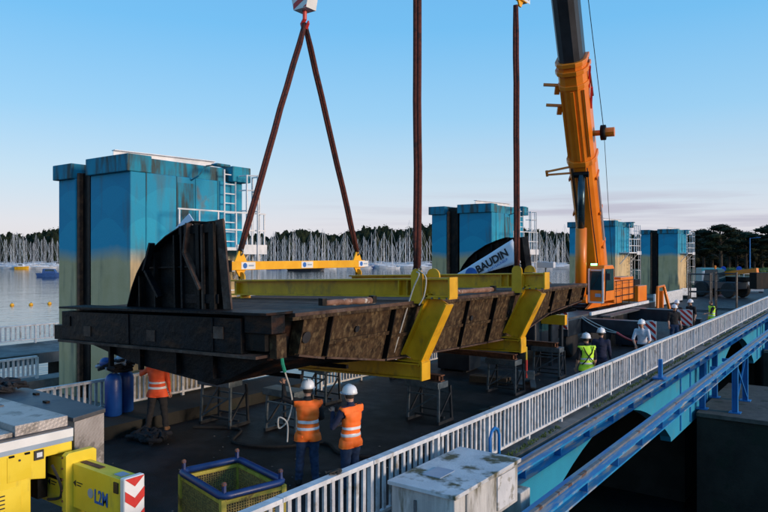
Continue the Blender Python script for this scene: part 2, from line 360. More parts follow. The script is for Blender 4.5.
def water_material():
    m = bpy.data.materials.new('water'); m.use_nodes = True; nt = m.node_tree; b = nt.nodes['Principled BSDF']; N = nt.nodes.new; L = nt.links.new
    b.inputs['Base Color'].default_value = (.006,.014,.018,1); b.inputs['Roughness'].default_value = .07; b.inputs['IOR'].default_value = 1.33
    tc = N('ShaderNodeTexCoord'); n = N('ShaderNodeTexNoise'); n.inputs['Scale'].default_value = 1.1; n.inputs['Detail'].default_value = 4; L(tc.outputs['Object'], n.inputs[0])
    n2 = N('ShaderNodeTexNoise'); n2.inputs['Scale'].default_value = .12; n2.inputs['Detail'].default_value = 3; L(tc.outputs['Object'], n2.inputs[0])
    ad = N('ShaderNodeMath'); ad.operation = 'MULTIPLY_ADD'; L(n2.outputs[0], ad.inputs[0]); ad.inputs[1].default_value = 2.; L(n.outputs[0], ad.inputs[2])
    bp = N('ShaderNodeBump'); bp.inputs['Strength'].default_value = .3; bp.inputs['Distance'].default_value = .12; L(ad.outputs[0], bp.inputs['Height']); L(bp.outputs[0], b.inputs['Normal'])
    return m
M['water'] = water_material()
# ================================================================== SETTING
def sheet(name, pts, z, m, kind='structure', thick=0):
    b = MB(); 
    if thick: b.prism(pts, 'z', z - thick, z)
    else: b.add([(p[0], p[1], z) for p in pts], [tuple(range(len(pts)))])
    return tag(b.build(name, m), kind=kind)
BAY = 20.4
sheet('water', [(-2500,-900),(-14.2,-900),(-14.2,2400),(-2500,2400)], -3.0, M['water'])
sheet('water', [(-13.6,-900),(900,-900),(900,700),(-13.6,700)], -6.0, M['water'])
sheet('road', [(-13.3,-30),(-5.99,-30),(-5.99,96),(-13.3,96)], 0, M['asphalt'], thick=.75)
sheet('kerb', [(-5.985,-30),(-5.5,-30),(-5.5,96),(-5.985,96)], .12, M['concrete'], thick=.27)
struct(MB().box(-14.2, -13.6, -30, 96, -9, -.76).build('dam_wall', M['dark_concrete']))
for i in range(-1, 4):
    y = BAY * i
    struct(MB().box(-20.3, -13.305, y + 4.2, y + 14.8, -9, 0.0).build('pier', M['concrete']))
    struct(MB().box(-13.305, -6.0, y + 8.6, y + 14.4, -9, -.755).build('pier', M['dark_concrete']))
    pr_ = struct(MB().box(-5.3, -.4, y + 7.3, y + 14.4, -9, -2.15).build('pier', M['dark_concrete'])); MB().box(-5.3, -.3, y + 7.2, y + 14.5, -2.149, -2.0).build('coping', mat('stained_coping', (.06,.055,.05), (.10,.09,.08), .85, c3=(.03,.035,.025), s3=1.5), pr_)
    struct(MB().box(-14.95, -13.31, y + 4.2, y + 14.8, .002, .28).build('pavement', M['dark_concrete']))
    struct(MB().box(-20.2, -19.4, y + 4.2, y + 14.79, .002, .38).build('kerb', M['concrete']))
# painted arch spandrels under the downstream track
for i in range(-1, 4):
    y = BAY * i + 18.0; b = MB()
    arch = [(y + t, -.3 - .05 * t * t) for t in [6.2 - 12.4 * k / 20 for k in range(21)]]
    b.prism([(y - 10.2, -.16), (y + 10.19, -.16), (y + 10.19, -2.4), (y + 6.3, -2.4)] + arch + [(y - 6.3, -2.4), (y - 10.2, -2.4)], 'x', -5.8, -5.46)
    o = b.build('arch_panel', M['cyan_concrete']); struct(o)
    for dy in (-8.1, 7.6, 9.2):
        MB().box(-5.46, -5.425, y + dy, y + dy + .12, -2.3, -.17).build('rib', M['blue_steel'], o)
# land beyond the dam
land = [(-15,92),(-30,120),(-62,200),(-105,330),(-150,520),(-150,1500),(900,1500),(900,60),(60,86),(10,92)]
sheet('ground', land, -.02, M['grass'], thick=9)
sheet('road', [(-15,96.02),(-3,96.02),(6,130),(30,180),(60,240),(40,250),(-4,165),(-18,130)], .03, mat('far_road', (.10,.10,.11), (.15,.15,.16), .8, scale=.3), thick=.1)
far = [(-1900,500),(-1300,820),(-760,640),(-500,560),(-330,520),(-160,560),(-149,1600),(-1900,1600)]
sheet('ground', far, -2.2, M['grass'], thick=6)
# walkway on the lake side
struct(MB().box(-29.0, -25.6, -20, 16.5, -.15, .25).build('walkway', M['concrete']))
for y in (-12, -2, 8, 15): struct(MB().box(-28.2, -26.4, y - .4, y + .4, -8, -.15).build('walkway_pillar', M['dark_concrete']))

# ================================================================== RAILINGS
def railing(label, X, y0, y1, zt, zb, sp, post=1.9, w=.1, group=None, nmax=300, zpost=None, bars=None, first=None):
    t = thing('railing', label, 'railing', (X, y0, zb), group=group)
    bars = bars or M['bar_paint']; zpost = zb - .12 if zpost is None else zpost
    n = max(1, round((y1 - y0) / post)); L = (y1 - y0) / n
    pm = MB().box(-.035, .035, -.035, .035, zpost, zt - .045).mesh('post', M['white_paint'])
    for k in range(n + 1): inst(pm, 'post', t, (X, y0 + k * L, 0))
    rm = MB().box(-w/2, w/2, .006, L - .006, zt - .06, zt).mesh('top_rail', M['white_paint'])
    bm_ = MB().box(-.03, .03, .036, L - .036, zb, zb + .05).mesh('bottom_rail', M['white_paint'])
    for k in range(n):
        r = inst(rm, 'top_rail', t, (X, y0 + k * L, 0)); inst(bm_, 'bottom_rail', t, (X, y0 + k * L, 0))
        r.location.z += random.uniform(-.006, .006); r.location.x += random.uniform(-.006, .006)
    bar = MB().box(-.018, .018, -.03, .03, zb + .045, zt - .055).mesh('baluster', bars)
    rest = MB(); c = 0
    for k in range(n):
        m = round(L / sp)
        for j in range(1, m):
            y = y0 + k * L + j * L / m
            if c < nmax: inst(bar, 'baluster', t, (X, y, 0), (random.uniform(-.008,.008), random.uniform(-.01,.01), random.uniform(-.08,.08)))
            else: rest.box(X-.018, X+.018, y-.03, y+.03, zb+.045, zt-.055)
            c += 1
    if rest.v: tag(rest.build('baluster_run', bars, t), kind='stuff')
    return t
railing('long white steel railing along the near water edge of the road', -5.8, 4.0, 94.0, 1.05, .2, .165, post=1.84, w=.13, zpost=.10)
railing('low white railing beside the blue cylinders and the nearest tower', -14.75, 4.3, 14.7, 1.05, .36, .15, post=1.73, zpost=.275)
railing('white railing on the lake edge of the nearest tower pier', -19.75, 4.3, 9.9, 1.05, .45, .13, post=1.87, zpost=.375)
railing('distant white railing standing on the lakeside walkway', -28.8, -8, 16.4, 1.05, .4, .2, post=2.0, zpost=.245, nmax=120)
for i, lb in ((0, 'white railing glimpsed beneath the hanging gate'), (1, 'white railing between the second tower and the third tower')):
    railing(lb, -13.1, 14.9 + BAY * i, 24.5 + BAY * i, 1.05, .1, .15, post=1.92, zpost=-.002)
t = thing('leaf_clump', 'small brown clump of dead weed lying on the railing top', 'weed clump', (-5.8, 6.88, 1.055)); 
for k in range(9): MB().rope([(-5.8 + random.uniform(-.07,.07), 6.88 + random.uniform(-.12,.12), 1.066 + random.uniform(0,.03)) for _ in range(4)], .012, 5).build('weed_strand', M['bark'], t)
# moss and weeds in the kerb joint of the long railing
b = MB()
for k in range(2600):
    y = 7 + 45 * random.random() ** 1.6
    if noise.noise((y * .35, 3, 0)) < -.12: continue
    x = -5.62 + random.uniform(-.07, .06); h = random.uniform(.02, .075); a = random.uniform(0, 6.28); w = .018
    b.add([(x-w*math.cos(a), y-w*math.sin(a), .118), (x+w*math.cos(a), y+w*math.sin(a), .118), (x+random.uniform(-.03,.03), y+random.uniform(-.03,.03), .118+h)], [(0,1,2)])
tag(b.build('moss', M['moss']), 'green moss growing along the foot of the long railing', 'moss', kind='stuff')

# ================================================================== BLUE TRACK GIRDERS
def track(x0, x1, label, braced):
    xm = (x0 + x1) / 2
    t = thing('track_girder', label, 'girder', (xm, 6, -2.0), group='blue crane track girders beside the road')
    L = 10.2
    g = MB().isec((0,0,-.02), (0,L-.012,-.02), .24, x1-x0, .03, .035).mesh('girder', M['rail_top'])
    rl = MB().box(-.035, .035, 0, L-.004, .1002, .145).mesh('rail', mat('rail_steel', (.16,.17,.18), (.26,.26,.26), .5, metal=.4, c3=(.14,.07,.04), s3=3))
    st = MB().box(x0-xm+.01, x1-xm-.01, -.012, .012, -.102, .062).mesh('stiffener', M['blue_steel'])
    for k in range(9):
        y = -1.2 + k * L; inst(g, 'girder', t, (xm, y, 0)); inst(rl, 'rail', t, (xm, y, 0))
    for k in range(36): inst(st, 'stiffener', t, (xm, 1.0 + k * 1.74, 0))
    pm = MB().isec((0,0,-1.97), (0,0,-.14), .2, .2, .02, .024, up=(1,0,0)).mesh('post', M['blue_steel'])
    bp = MB().box(-.2, .2, -.2, .2, -1.999, -1.965).mesh('base_plate', M['blue_steel'])
    for i in range(0, 4):
        for dy in (8.0, 10.6):
            p = inst(pm, 'post', t, (xm, dy + BAY * i, 0)); ORIG[p.name] = (xm, dy + BAY*i, 0); inst(bp, 'base_plate', p, (xm, dy + BAY * i, 0))
        if braced:
            y = 8.0 + BAY * i
            MB().bar((xm, y+.1, -1.8), (xm, y + 2.5, -.3), .05, .07).build('brace', M['blue_steel'], t)
            MB().bar((xm+.06, y+.1, -.3), (xm+.06, y + 2.5, -1.8), .05, .07).build('brace', M['blue_steel'], t)
    return t
track(-5.40, -5.07, 'blue steel track girder running close beside the kerb', False)
t2 = track(-4.26, -3.92, 'worn blue steel track girder farthest out over the water', True)
for i in range(4):
    for y in (8.0 + BAY * i, 10.6 + BAY * i):
        MB().bar((-4.98, y + .16, -.42), (-4.19, y + .16, -.42), .1, .14).build('cross_beam', M['blue_steel'], t2)
lh = thing('ladder_hoop', 'blue steel ladder hoop behind the weathered white cabinet', 'ladder hoop', (-5.3, 9.6, .1))
MB().path([(-5.24,10.33,.146),(-5.24,10.33,.85),(-5.24,10.39,.96),(-5.24,10.5,1.0),(-5.24,10.61,.96),(-5.24,10.67,.85),(-5.24,10.67,.146)], .028, 8).build('hoop', M['blue_steel'], lh, True)
mk = thing('track_stop', 'small blue post bracket standing on the track near the far workers', 'bracket', (-5.2, 21.9, .1))
MB().box(-5.30,-5.18,21.86,21.98,.147,.75).build('post', M['blue_steel'], mk, bevel=.01); MB().box(-5.42,-5.1,21.7,22.1,.146,.2).build('base_plate', M['blue_steel'], mk)

# ================================================================== WEATHERED CABINET
cb = thing('cabinet', 'weathered white cabinet with mossy lid beside the long railing', 'cabinet', (-5.0, 8.7, .12))
MB().box(-5.49, -4.46, 7.76, 9.74, .13, .74).build('body', M['worn_side'], cb, bevel=.012)
MB().box(-5.53, -4.42, 7.71, 9.79, .741, .80).build('lid', M['worn_white'], cb, bevel=.008)
MB().box(-5.25, -4.95, 8.2, 8.62, .801, .812).build('cover_plate', M['stripe_grey'], cb)
MB().box(-4.458, -4.44, 9.0, 9.6, .2, .7).build('door', mat('cabinet_door', (.52,.53,.54), (.64,.64,.64), .6, c3=(.3,.29,.25), s3=4), cb)
MB().box(-4.457, -4.43, 8.05, 8.09, .18, .72).build('seam_strip', M['worn_side'], cb)
h = MB().box(-5.1, -5.06, 7.735, 7.758, .35, .6).build('handle', M['tube_steel'], cb)
MB().box(-5.35, -4.62, 7.752, 7.759, .17, .19).build('hinge_strip', M['worn_side'], cb)
br = thing('concrete_block', 'small grey concrete block below the weathered cabinet corner', 'block', (-4.6, 10, -.1))
MB().box(-4.85, -4.45, 9.84, 10.2, -.16, .22).build('block_body', M['worn_side'], br, bevel=.015)
MB().box(-5.08, -4.24, 9.9, 10.14, -.30, -.162).build('bracket', M['blue_steel'], br)

# ================================================================== GATE TOWERS
def tower(label):
    t = thing('gate_tower', label, 'tower', (-17, 10.1, 0), group='painted gate towers in a row')
    Y0, Y1 = 10.1, 13.9
    MB().box(-17.25, -15.38, Y0, Y1, .0, 6.17).build('main_shaft', M['mural'], t, bevel=.03)
    MB().box(-18.95, -18.05, Y0 + .02, Y1, .0, 6.15).build('rear_shaft', M['mural'], t, bevel=.03)
    MB().box(-18.045, -17.255, Y0 + .16, Y1 - .2, .0, 6.3).build('slot_slab', M['black_steel'], t)  # black slab put in so the gap between the shafts reads black
    for x in (-17.95, -17.42): MB().box(x - .06, x + .06, Y0 + .05, Y0 + .16, .0, 6.3).build('guide_rail', M['rust'] if x < -17.7 else M['black_steel'], t)
    MB().box(-17.33, -15.36, 10.0, 10.72, 6.171, 6.62).build('cornice', M['cornice'], t, bevel=.02)
    MB().box(-17.33, -15.50, 10.721, 13.3, 6.171, 6.58).build('cornice', M['cornice'], t, bevel=.02)
    MB().box(-17.33, -15.12, 13.301, 14.0, 6.171, 6.62).build('cornice', M['cornice'], t, bevel=.02)
    MB().box(-19.1, -18.1, 10.02, 13.95, 6.151, 6.58).build('rear_cornice', M['cornice'], t, bevel=.02)
    MB().box(-18.09, -17.34, 10.5, 13.8, 6.3, 6.52).build('slot_cap', M['dark_concrete'], t)
    for y in (10.56, 11.52, 12.16, 12.95): MB().box(-15.379, -15.36, y - .014, y + .014, 4.0, 6.165).build('joint_strip', M['cornice'], t)
    MB().box(-15.381, -15.368, 11.55, 12.13, 4.35, 6.0).build('service_panel', M['cornice'], t)
    # steel beam on the roof
    MB().isec((-16.4, 10.25, 6.725), (-15.9, 13.25, 6.71), .2, .2, .02, .02).build('roof_beam', M['ladder_white'], t)
    lp = MB().path([(-15.36, 12.0, 6.1), (-15.05, 12.0, 6.2), (-14.9, 12.15, 6.48), (-14.82, 12.5, 6.55)], .022, 6).build('lamp_arm', M['cornice'], t)
    MB().box(-14.95, -14.7, 12.35, 12.85, 6.5, 6.57).build('lamp_head', M['cornice'], lp, bevel=.02)
    # gallery with railing, ladder and cage
    pf = MB().box(-15.37, -14.62, 11.0, 14.15, 4.13, 4.22).build('gallery', M['ladder_white'], t)
    MB().box(-14.61, -14.58, 13.0, 14.15, 4.02, 4.3).build('toe_plate', M['ladder_white'], pf)
    for y in (11.05, 11.7, 12.35, 13.0, 13.6, 14.1): MB().box(-14.66, -14.63, y - .022, y + .022, 4.22, 5.2).build('rail_post', M['ladder_white'], pf)
    for z in (4.7, 5.2): MB().box(-14.655, -14.625, 11.0, 14.15, z, z + .04).build('hand_rail', M['ladder_white'], pf)
    MB().bar((-14.7, 13.55, 4.1), (-15.36, 13.55, 3.3), .06, .06).build('strut', M['ladder_white'], pf)
    MB().bar((-14.7, 11.15, 4.1), (-15.36, 11.15, 3.3), .06, .06).build('strut', M['ladder_white'], pf)
    for (z0, z1, xa) in ((.3, 4.1, -15.1), (4.25, 6.5, -15.2)):
        ld = MB().box(xa - .02, xa + .02, 13.02, 13.06, z0, z1).box(xa - .02, xa + .02, 13.44, 13.48, z0, z1).build('ladder', M['ladder_white'], t)
        rg = MB().box(-.012, .012, .0, .38, -.015, .015).mesh('rung', M['ladder_white'])
        for k in range(int((z1 - z0) / .28)): inst(rg, 'rung', ld, (xa, 13.06, z0 + .15 + k * .28))
    cg = MB()
    for k, (x, y) in enumerate(((-14.75,13.5),(-14.55,13.75),(-14.75,14.0),(-15.05,14.0))):
        cg = MB().box(x-.02, x+.02, y-.02, y+.02, .9 if k else 4.2, 6.35).build('cage_bar', M['ladder_white'], t)
    for z in (1.2, 2.0, 2.8, 3.6, 5.3, 5.9, 6.33):
        MB().path([(-15.05,13.47,z),(-14.75,13.5,z),(-14.55,13.75,z),(-14.75,14.0,z),(-15.05,14.0,z)], .02, 5).build('cage_hoop', M['ladder_white'], t)
    return t
TL = ['blue and sand painted tower nearest, behind the quarter-round black plate', 'blue and sand painted tower behind the printed banner',
      'blue and sand painted tower behind the orange crane boom', 'blue and sand painted tower farthest along the dam']
tw = tower(TL[0])
for i in range(1, 4):
    c = copy_tree(tw); c.location.y += BAY * i; c['label'] = TL[i]

# ================================================================== MARINA
def at_ray(u, d, z):
    xc = (u - 384) / 668 * d; c, s = math.cos(TH), math.sin(TH)
    return Vector((xc * c - d * s, xc * s + d * c, z))
def boat_meshes(l, k):
    b = MB(); prof = [(-.5,.55),(-.3,.9),(.0,1),(.25,.8),(.42,.35),(.5,.02)]
    w = l * .15
    top = [(x*l, y*w, 1.15 + .25*max(0,x)) for x, y in prof] + [(x*l, -y*w, 1.15 + .25*max(0,x)) for x, y in reversed(prof)]
    bot = [(x*l*.93, y*w*.7, -.15) for x, y in prof] + [(x*l*.93, -y*w*.7, -.15) for x, y in reversed(prof)]
    n = len(top)
    b.add(top + bot, [tuple(range(n)), tuple(range(2*n-1, n-1, -1))] + [(i, n+i, n+(i+1)%n, (i+1)%n) for i in range(n)])
    c = MB().prism([(-.22*l,1.15),(.2*l,1.2),(.14*l,1.75),(-.16*l,1.8)], 'y', -w*.55, w*.55)
    h = l * random.uniform(1.25, 1.6); m = MB()
    m.tube((.06*l,0,1.2), (.06*l,0,h), .11, .07, 5)
    m.tube((.06*l,0,2.3), (-.36*l,0,2.4), .16, .14, 6)
    m.tube((.47*l,0,1.4), (.08*l,0,h*.95), .09, .05, 4)
    m.tube((-.48*l,0,1.3), (.06*l,0,h), .03, .03, 3)
    for f in (.5, .74): m.tube((.06*l,-.8,h*f), (.06*l,.8,h*f), .04, .04, 4)
    for s in (-1, 1): m.path([(.04*l,s*w*.9,1.2),(.06*l,s*.8,h*.5),(.06*l,s*.8,h*.74),(.06*l,0,h)], .03, 3)
    return (b.mesh('hull', M['boat_blue'] if k % 5 == 4 else M['boat_white']), c.mesh('cabin', M['boat_white']), m.mesh('mast', M['mast']))
variants = [boat_meshes(random.uniform(9, 13.5), k) for k in range(8)]
cnt = 0
spots = []
for (u0, u1, n, lab, grp) in ((-14, 57, 30, 'small white sailboat with bare mast moored beyond the leftmost walkway', 'sailboats moored at the left of the marina'),
                         (238, 430, 118, 'white sailboat with bare mast moored in the crowded marina under the woods', 'sailboats moored in the middle of the marina'),
                         (531, 566, 26, 'white sailboat with bare mast moored between the second and third towers', 'sailboats moored at the far right of the marina')):
    for k in range(n):
        u = u0 + (u1 - u0) * (k + random.uniform(-.45, 1.45)) / n
        d = random.choice((335, 352, 372, 395, 420, 446)) + random.uniform(-3, 3)
        p = at_ray(u, d, -3.0); v = variants[random.randrange(len(variants))]
        t = thing('sailboat', lab.replace('small white', 'small dark blue').replace('white', 'dark blue hulled') if v is variants[4] else lab, 'sailboat', p, random.choice((0, math.pi)) + random.uniform(-.15, .15) + .6, grp, local=True)
        s = random.uniform(.8, 1.12); t.scale = (s, s, s * random.uniform(.85, 1.16))
        for nm, me in zip(('hull', 'cabin', 'mast'), v): inst(me, nm, t, (0, 0, 0))
def motorboat(u, d, label, hm, cm, l=10, rz=.5):
    t = thing('motorboat', label, 'motorboat', at_ray(u, d, -3.0), TH + rz, local=True)
    w = l * .17
    prof = [(-.5,.85),(-.2,1),(.15,.9),(.38,.5),(.5,.02)]
    top = [(x*l, y*w, 1.2 + .5*max(0,x)) for x, y in prof] + [(x*l, -y*w, 1.2 + .5*max(0,x)) for x, y in reversed(prof)]
    bot = [(x*l*.93, y*w*.75, -.2) for x, y in prof] + [(x*l*.93, -y*w*.75, -.2) for x, y in reversed(prof)]; n = len(top)
    MB().add(top + bot, [tuple(range(n)), tuple(range(2*n-1, n-1, -1))] + [(i, n+i, n+(i+1)%n, (i+1)%n) for i in range(n)]).build('hull', hm, t)
    MB().prism([(-.3*l,1.2),(.16*l,1.25),(.08*l,2.5),(-.28*l,2.6)], 'y', -w*.7, w*.7).build('cabin', cm, t)
    MB().prism([(-.2*l,1.85),(.11*l,1.85),(.08*l,2.35),(-.2*l,2.4)], 'y', -w*.71, w*.71).build('window', M['glass'], t)
motorboat(52, 215, 'blue workboat floating beside the nearest tower', M['boat_blue'], M['boat_blue'], 9, .2)
motorboat(22, 330, 'yellow hulled motorboat at the edge of the left moorings', M['yellow'], M['boat_white'], 7, 0)
motorboat(306, 300, 'long black hulled boat lying in front of the marina masts', M['hull_dark'], M['hull_dark'], 17, 0)
for u, v in ((12, 305.5), (31, 305), (49.5, 304)):
    d = 668 * 7 / (v - 255); p = at_ray(u, d, -3)
    t = thing('buoy', {12: 'yellow mooring buoy nearest the picture edge on the lake', 31: 'middle one of three yellow buoys on the lake', 49: 'yellow mooring buoy on the lake close to the nearest tower'}[int(u)], 'buoy', p, group='yellow buoys', local=True)
    MB().ball((0,0,.08), .28, .28, .24, 10, 7).build('float', M['spread_yellow'], t, True); MB().tube((0,0,.28), (0,0,.42), .04, .04, 6).build('ring_post', M['black_paint'], t)

# ================================================================== WOODS AND TREES
def leaf_clump(b, c, rx, ry, rz, n, s, core=.72):
    o = len(b.v); b.ball(c, rx*core, ry*core, rz*core, 8, 6)
    for i in range(o, len(b.v)):
        p = Vector(b.v[i]); b.v[i] = tuple(Vector(c) + (p - Vector(c)) * (1 + .35 * noise.noise(p * 1.7 / max(.6, rx * .4))))
    for _ in range(n):
        while True:
            p = Vector((random.uniform(-1,1), random.uniform(-1,1), random.uniform(-1,1)))
            if .25 < p.length < 1: break
        q = Vector((c[0]+p.x*rx, c[1]+p.y*ry, c[2]+p.z*rz))
        a = Vector((random.uniform(-1,1), random.uniform(-1,1), random.uniform(-.6,.6))).normalized(); e = a.orthogonal().normalized()
        k = s * random.uniform(.6, 1.3)
        b.add([q - a*k, q + e*k*.55, q + a*k, q - e*k*.55], [(0,1,2,3)])
prof_l = [(-60,234),(0,231),(14,231),(22,234),(36,231),(48,228),(60,225),(110,226),(236,233),(255,232),(270,234),(285,229),(300,227),(318,229),(335,233),(350,230),(366,225),(384,224),(400,227),(415,223),(428,222),(470,226),(520,226),(545,228),(566,231),(590,233),(620,232),(660,234)]
def prof(u, P):
    for a, b in zip(P, P[1:]):
        if a[0] <= u <= b[0]: return a[1] + (b[1]-a[1]) * (u-a[0]) / (b[0]-a[0])
    return P[-1][1]
wood = MB(); u = -55
while u < 650:
    if not (75 < u < 225 or 440 < u < 500):
        for d, dz in ((585, -7), (620, -3), (655, 0)):
            top = 4 + (255 - prof(u, prof_l)) / 668 * d + random.uniform(-3.2, .8) + dz * .7
            c = at_ray(u + random.uniform(-2, 2), d + random.uniform(-12, 12), 0); h = top + 2.2
            leaf_clump(wood, (c.x, c.y, top - h*.32), 3.9, 3.9, h*.34, 60, .8, .82); leaf_clump(wood, (c.x, c.y, h*.22-2), 4.0, 4.0, h*.34, 34, 1.0, .9)
            wood.tube((c.x, c.y, -2.4), (c.x, c.y, top - h*.4), .3, .15, 5)
    u += 2.6
tag(wood.build('woodland', M['leaf']), 'dark wooded shore behind the marina masts', 'woodland', kind='stuff')
def pine(kind):
    tr = MB(); cr = MB(); h = random.uniform(.9, 1.1)
    lean = random.uniform(-.05, .05)
    tr.path([(0,0,-.3),(lean*2,0,3.2*h),(lean*4,.1,6.5*h),(lean*5,.1,9*h)], [.3,.24,.17,.08], 7)
    nb = 11
    for k in range(nb):
        a = k * 2.4 + random.random(); f = .45 + .55*k/nb if kind else .28 + .72*k/nb
        rr = (1.0 - .35*k/nb) * random.uniform(1.6, 2.9) if kind else (1.15 - f) * 3.6 * random.uniform(.8, 1.2)
        z0 = 9.2*h*(f-.12); z1 = 9.6*h*f + .3
        e = (rr*math.cos(a), rr*math.sin(a), z1)
        tr.path([(lean*4,0,z0), (e[0]*.5, e[1]*.5, (z0+z1)/2 + .1), e], [.1,.07,.03], 5)
        leaf_clump(cr, (e[0], e[1], z1+.15), 1.5, 1.5, .75 if kind else 1.0, 150, .2)
    leaf_clump(cr, (lean*5, 0, 9.7*h), 1.5, 1.5, .8, 170, .2)
    return tr.mesh('trunk', M['bark']), cr.mesh('crown', M['leaf'] if kind else M['leaf_b'])
pv = [pine(k % 3 != 0) for k in range(6)]
TREE_U = [643, 655, 668, 681, 694, 704, 712, 721, 729, 737, 746, 754, 762, 771, 780, 798]
for k, u in enumerate(TREE_U):
    d = 150 + 42 * ((k * 5) % 7) / 6
    v = (236, 237, 236, 234, 234, 232, 231, 229, 231, 233, 231, 236, 238, 229, 226, 230)[k]
    H = 4 + (255 - v) / 668 * d + .3
    p = at_ray(u, d, 0); s = H / 10.2
    t = thing('pine_tree', ['broad dark pine standing %s' % w for w in (
        'behind the farthest tower', 'just clear of the farthest tower', 'above the white ladder cage of the last tower', 'right beside the last tower cage',
        'behind the small scaffold frames', 'in front of the woods over the teal truck', 'over the teal truck and barriers', 'tallest in the clump above the tractor',
        'above the tractor beacon', 'behind the tractor arm', 'left of the blue lamp post', 'just right of the blue lamp post', 'above the pale path on the bank',
        'at the right edge of the picture', 'cut by the right edge of the picture', 'past the right edge on the bank')][k], 'tree', p, random.uniform(0, 6.28), 'pines on the far bank', local=True)
    t.scale = (s * random.uniform(1.25, 1.6), s * random.uniform(1.2, 1.5), s)
    v_ = pv[k % 6]; inst(v_[0], 'trunk', t, (0,0,0)); inst(v_[1], 'crown', t, (0,0,0))
b = MB()
for k in range(330):
    u = random.uniform(600, 850); d = random.uniform(195, 260); p = at_ray(u, d, 0); h = random.uniform(6, 11.2) * (.85 if u < 690 else 1) if d > 212 else random.uniform(3, 6.5)
    leaf_clump(b, (p.x, p.y, h*.5), 2.6, 2.6, h*.52, 90, .45)
tag(b.build('woodland', M['leaf_b']), 'thick dark undergrowth behind the far bank pines', 'undergrowth', kind='stuff')
b = MB()
for k in range(40):
    p = at_ray(random.uniform(716, 790), random.uniform(132, 150), 0); leaf_clump(b, (p.x, p.y, .6), 1.5, 1.5, .8, 70, .16)
tag(b.build('hedge', M['moss']), 'low green scrub on the bank by the lamp post', 'scrub', kind='stuff')
# ================================================================== HANGING GATE
def T(X, z): return z + (-7.3 - X) * .028 - .0          # undo the tilt for points measured in place
gt = thing('sluice_gate', 'huge dark rusty steel gate hanging in yellow lifting frames', 'gate', (-7.55, 14.22, 3.10))
gt.rotation_euler = (0, R(-1.6), 0); ORIG[gt.name] = (-7.3, 14.0, 3.2)
def slope(b):      # the brown side leans inwards below the top flange
    b.v = [(x - max(0, 3.0 - z) * .28, y, z) for x, y, z in b.v]; return b
# hull
near_s = [(-13.1,2.47),(-12.1,2.27),(-11.2,2.10),(-8.9,1.89),(-7.65,2.40),(-7.46,3.1),(-13.15,3.1)]
mid_s = [(-13.1,2.45),(-12.1,2.24),(-11.2,2.10),(-8.9,1.98),(-7.9,1.93),(-7.46,3.1),(-13.15,3.1)]
st = [(7.42, near_s), (9.6, [((a[0]+b[0])/2, (a[1]+b[1])/2) for a, b in zip(near_s, mid_s)]), (11.4, mid_s), (17.3, mid_s), (19.4, near_s), (21.2, near_s)]
b = MB(); n = len(near_s)
b.add([(x, y, z) for y, s in st for x, z in s], [tuple(range(n)), tuple(range(len(st)*n-1, len(st)*n-n-1, -1))] + [(i*n+k, i*n+(k+1)%n, (i+1)*n+(k+1)%n, (i+1)*n+k) for i in range(len(st)-1) for k in range(n)])
b.build('hull', M['tarry_steel'], gt)
for y in (8.6, 9.9, 11.2, 13.0, 14.4, 15.8): MB().path([(-12.1,y,2.2),(-11.2,y,2.06),(-8.9,y,1.94),(-8.0,y,1.94)], .05, 4).build('hull_rib', M['tarry_steel'], gt)
# near end beam
MB().box(-13.38, -7.92, 7.12, 7.40, 2.52, 3.098).build('end_beam', M['tarry_steel'], gt, bevel=.01)
MB().box(-13.32, -7.24, 7.03, 7.62, 3.161, 3.20).build('end_flange', M['tarry_steel'], gt)
MB().box(-13.40, -7.5, 7.04, 7.44, 2.47, 2.515).build('end_flange', M['rust_plate'], gt)
MB().box(-13.72, -13.385, 7.14, 7.36, 2.5, 2.80).build('end_stub', M['black_steel'], gt)
MB().box(-7.88, -7.26, 7.16, 7.46, 2.86, 3.155).build('corner_box', M['tarry_steel'], gt, bevel=.01)
MB().box(-7.9, -7.46, 7.2, 7.40, 2.58, 2.85).build('corner_web', M['black_steel'], gt)
MB().box(-7.455, -7.30, 7.30, 7.52, 2.46, 2.84).build('corner_plate', M['brown_steel'], gt)
for x, z in ((-13.15, 2.9), (-12.4, 2.72), (-10.3, 2.72), (-8.45, 2.85)): MB().box(x-.12, x+.12, 7.10, 7.12, z-.1, z+.1).build('pad_plate', M['rust_plate'] if x > -13 else M['black_steel'], gt)
for x in (-11.0, -8.6): MB().box(x-.02, x+.02, 7.10, 7.119, 2.53, 3.09).build('web_stiffener', M['tarry_steel'], gt)
for x in (-12.0, -11.0, -9.9, -8.9): MB().box(x-.03, x+.03, 7.33, 7.42, 2.02, 2.468).build('hull_stiffener', M['tarry_steel'], gt)
# deck plates (rusty top)
for k in range(6):
    y = 7.63 + k * 2.3; MB().box(-13.2, -7.2, y, y + 2.29, 3.102, 3.16 + .004 * (k % 3)).build('deck_plate', M['rust_plate'], gt)
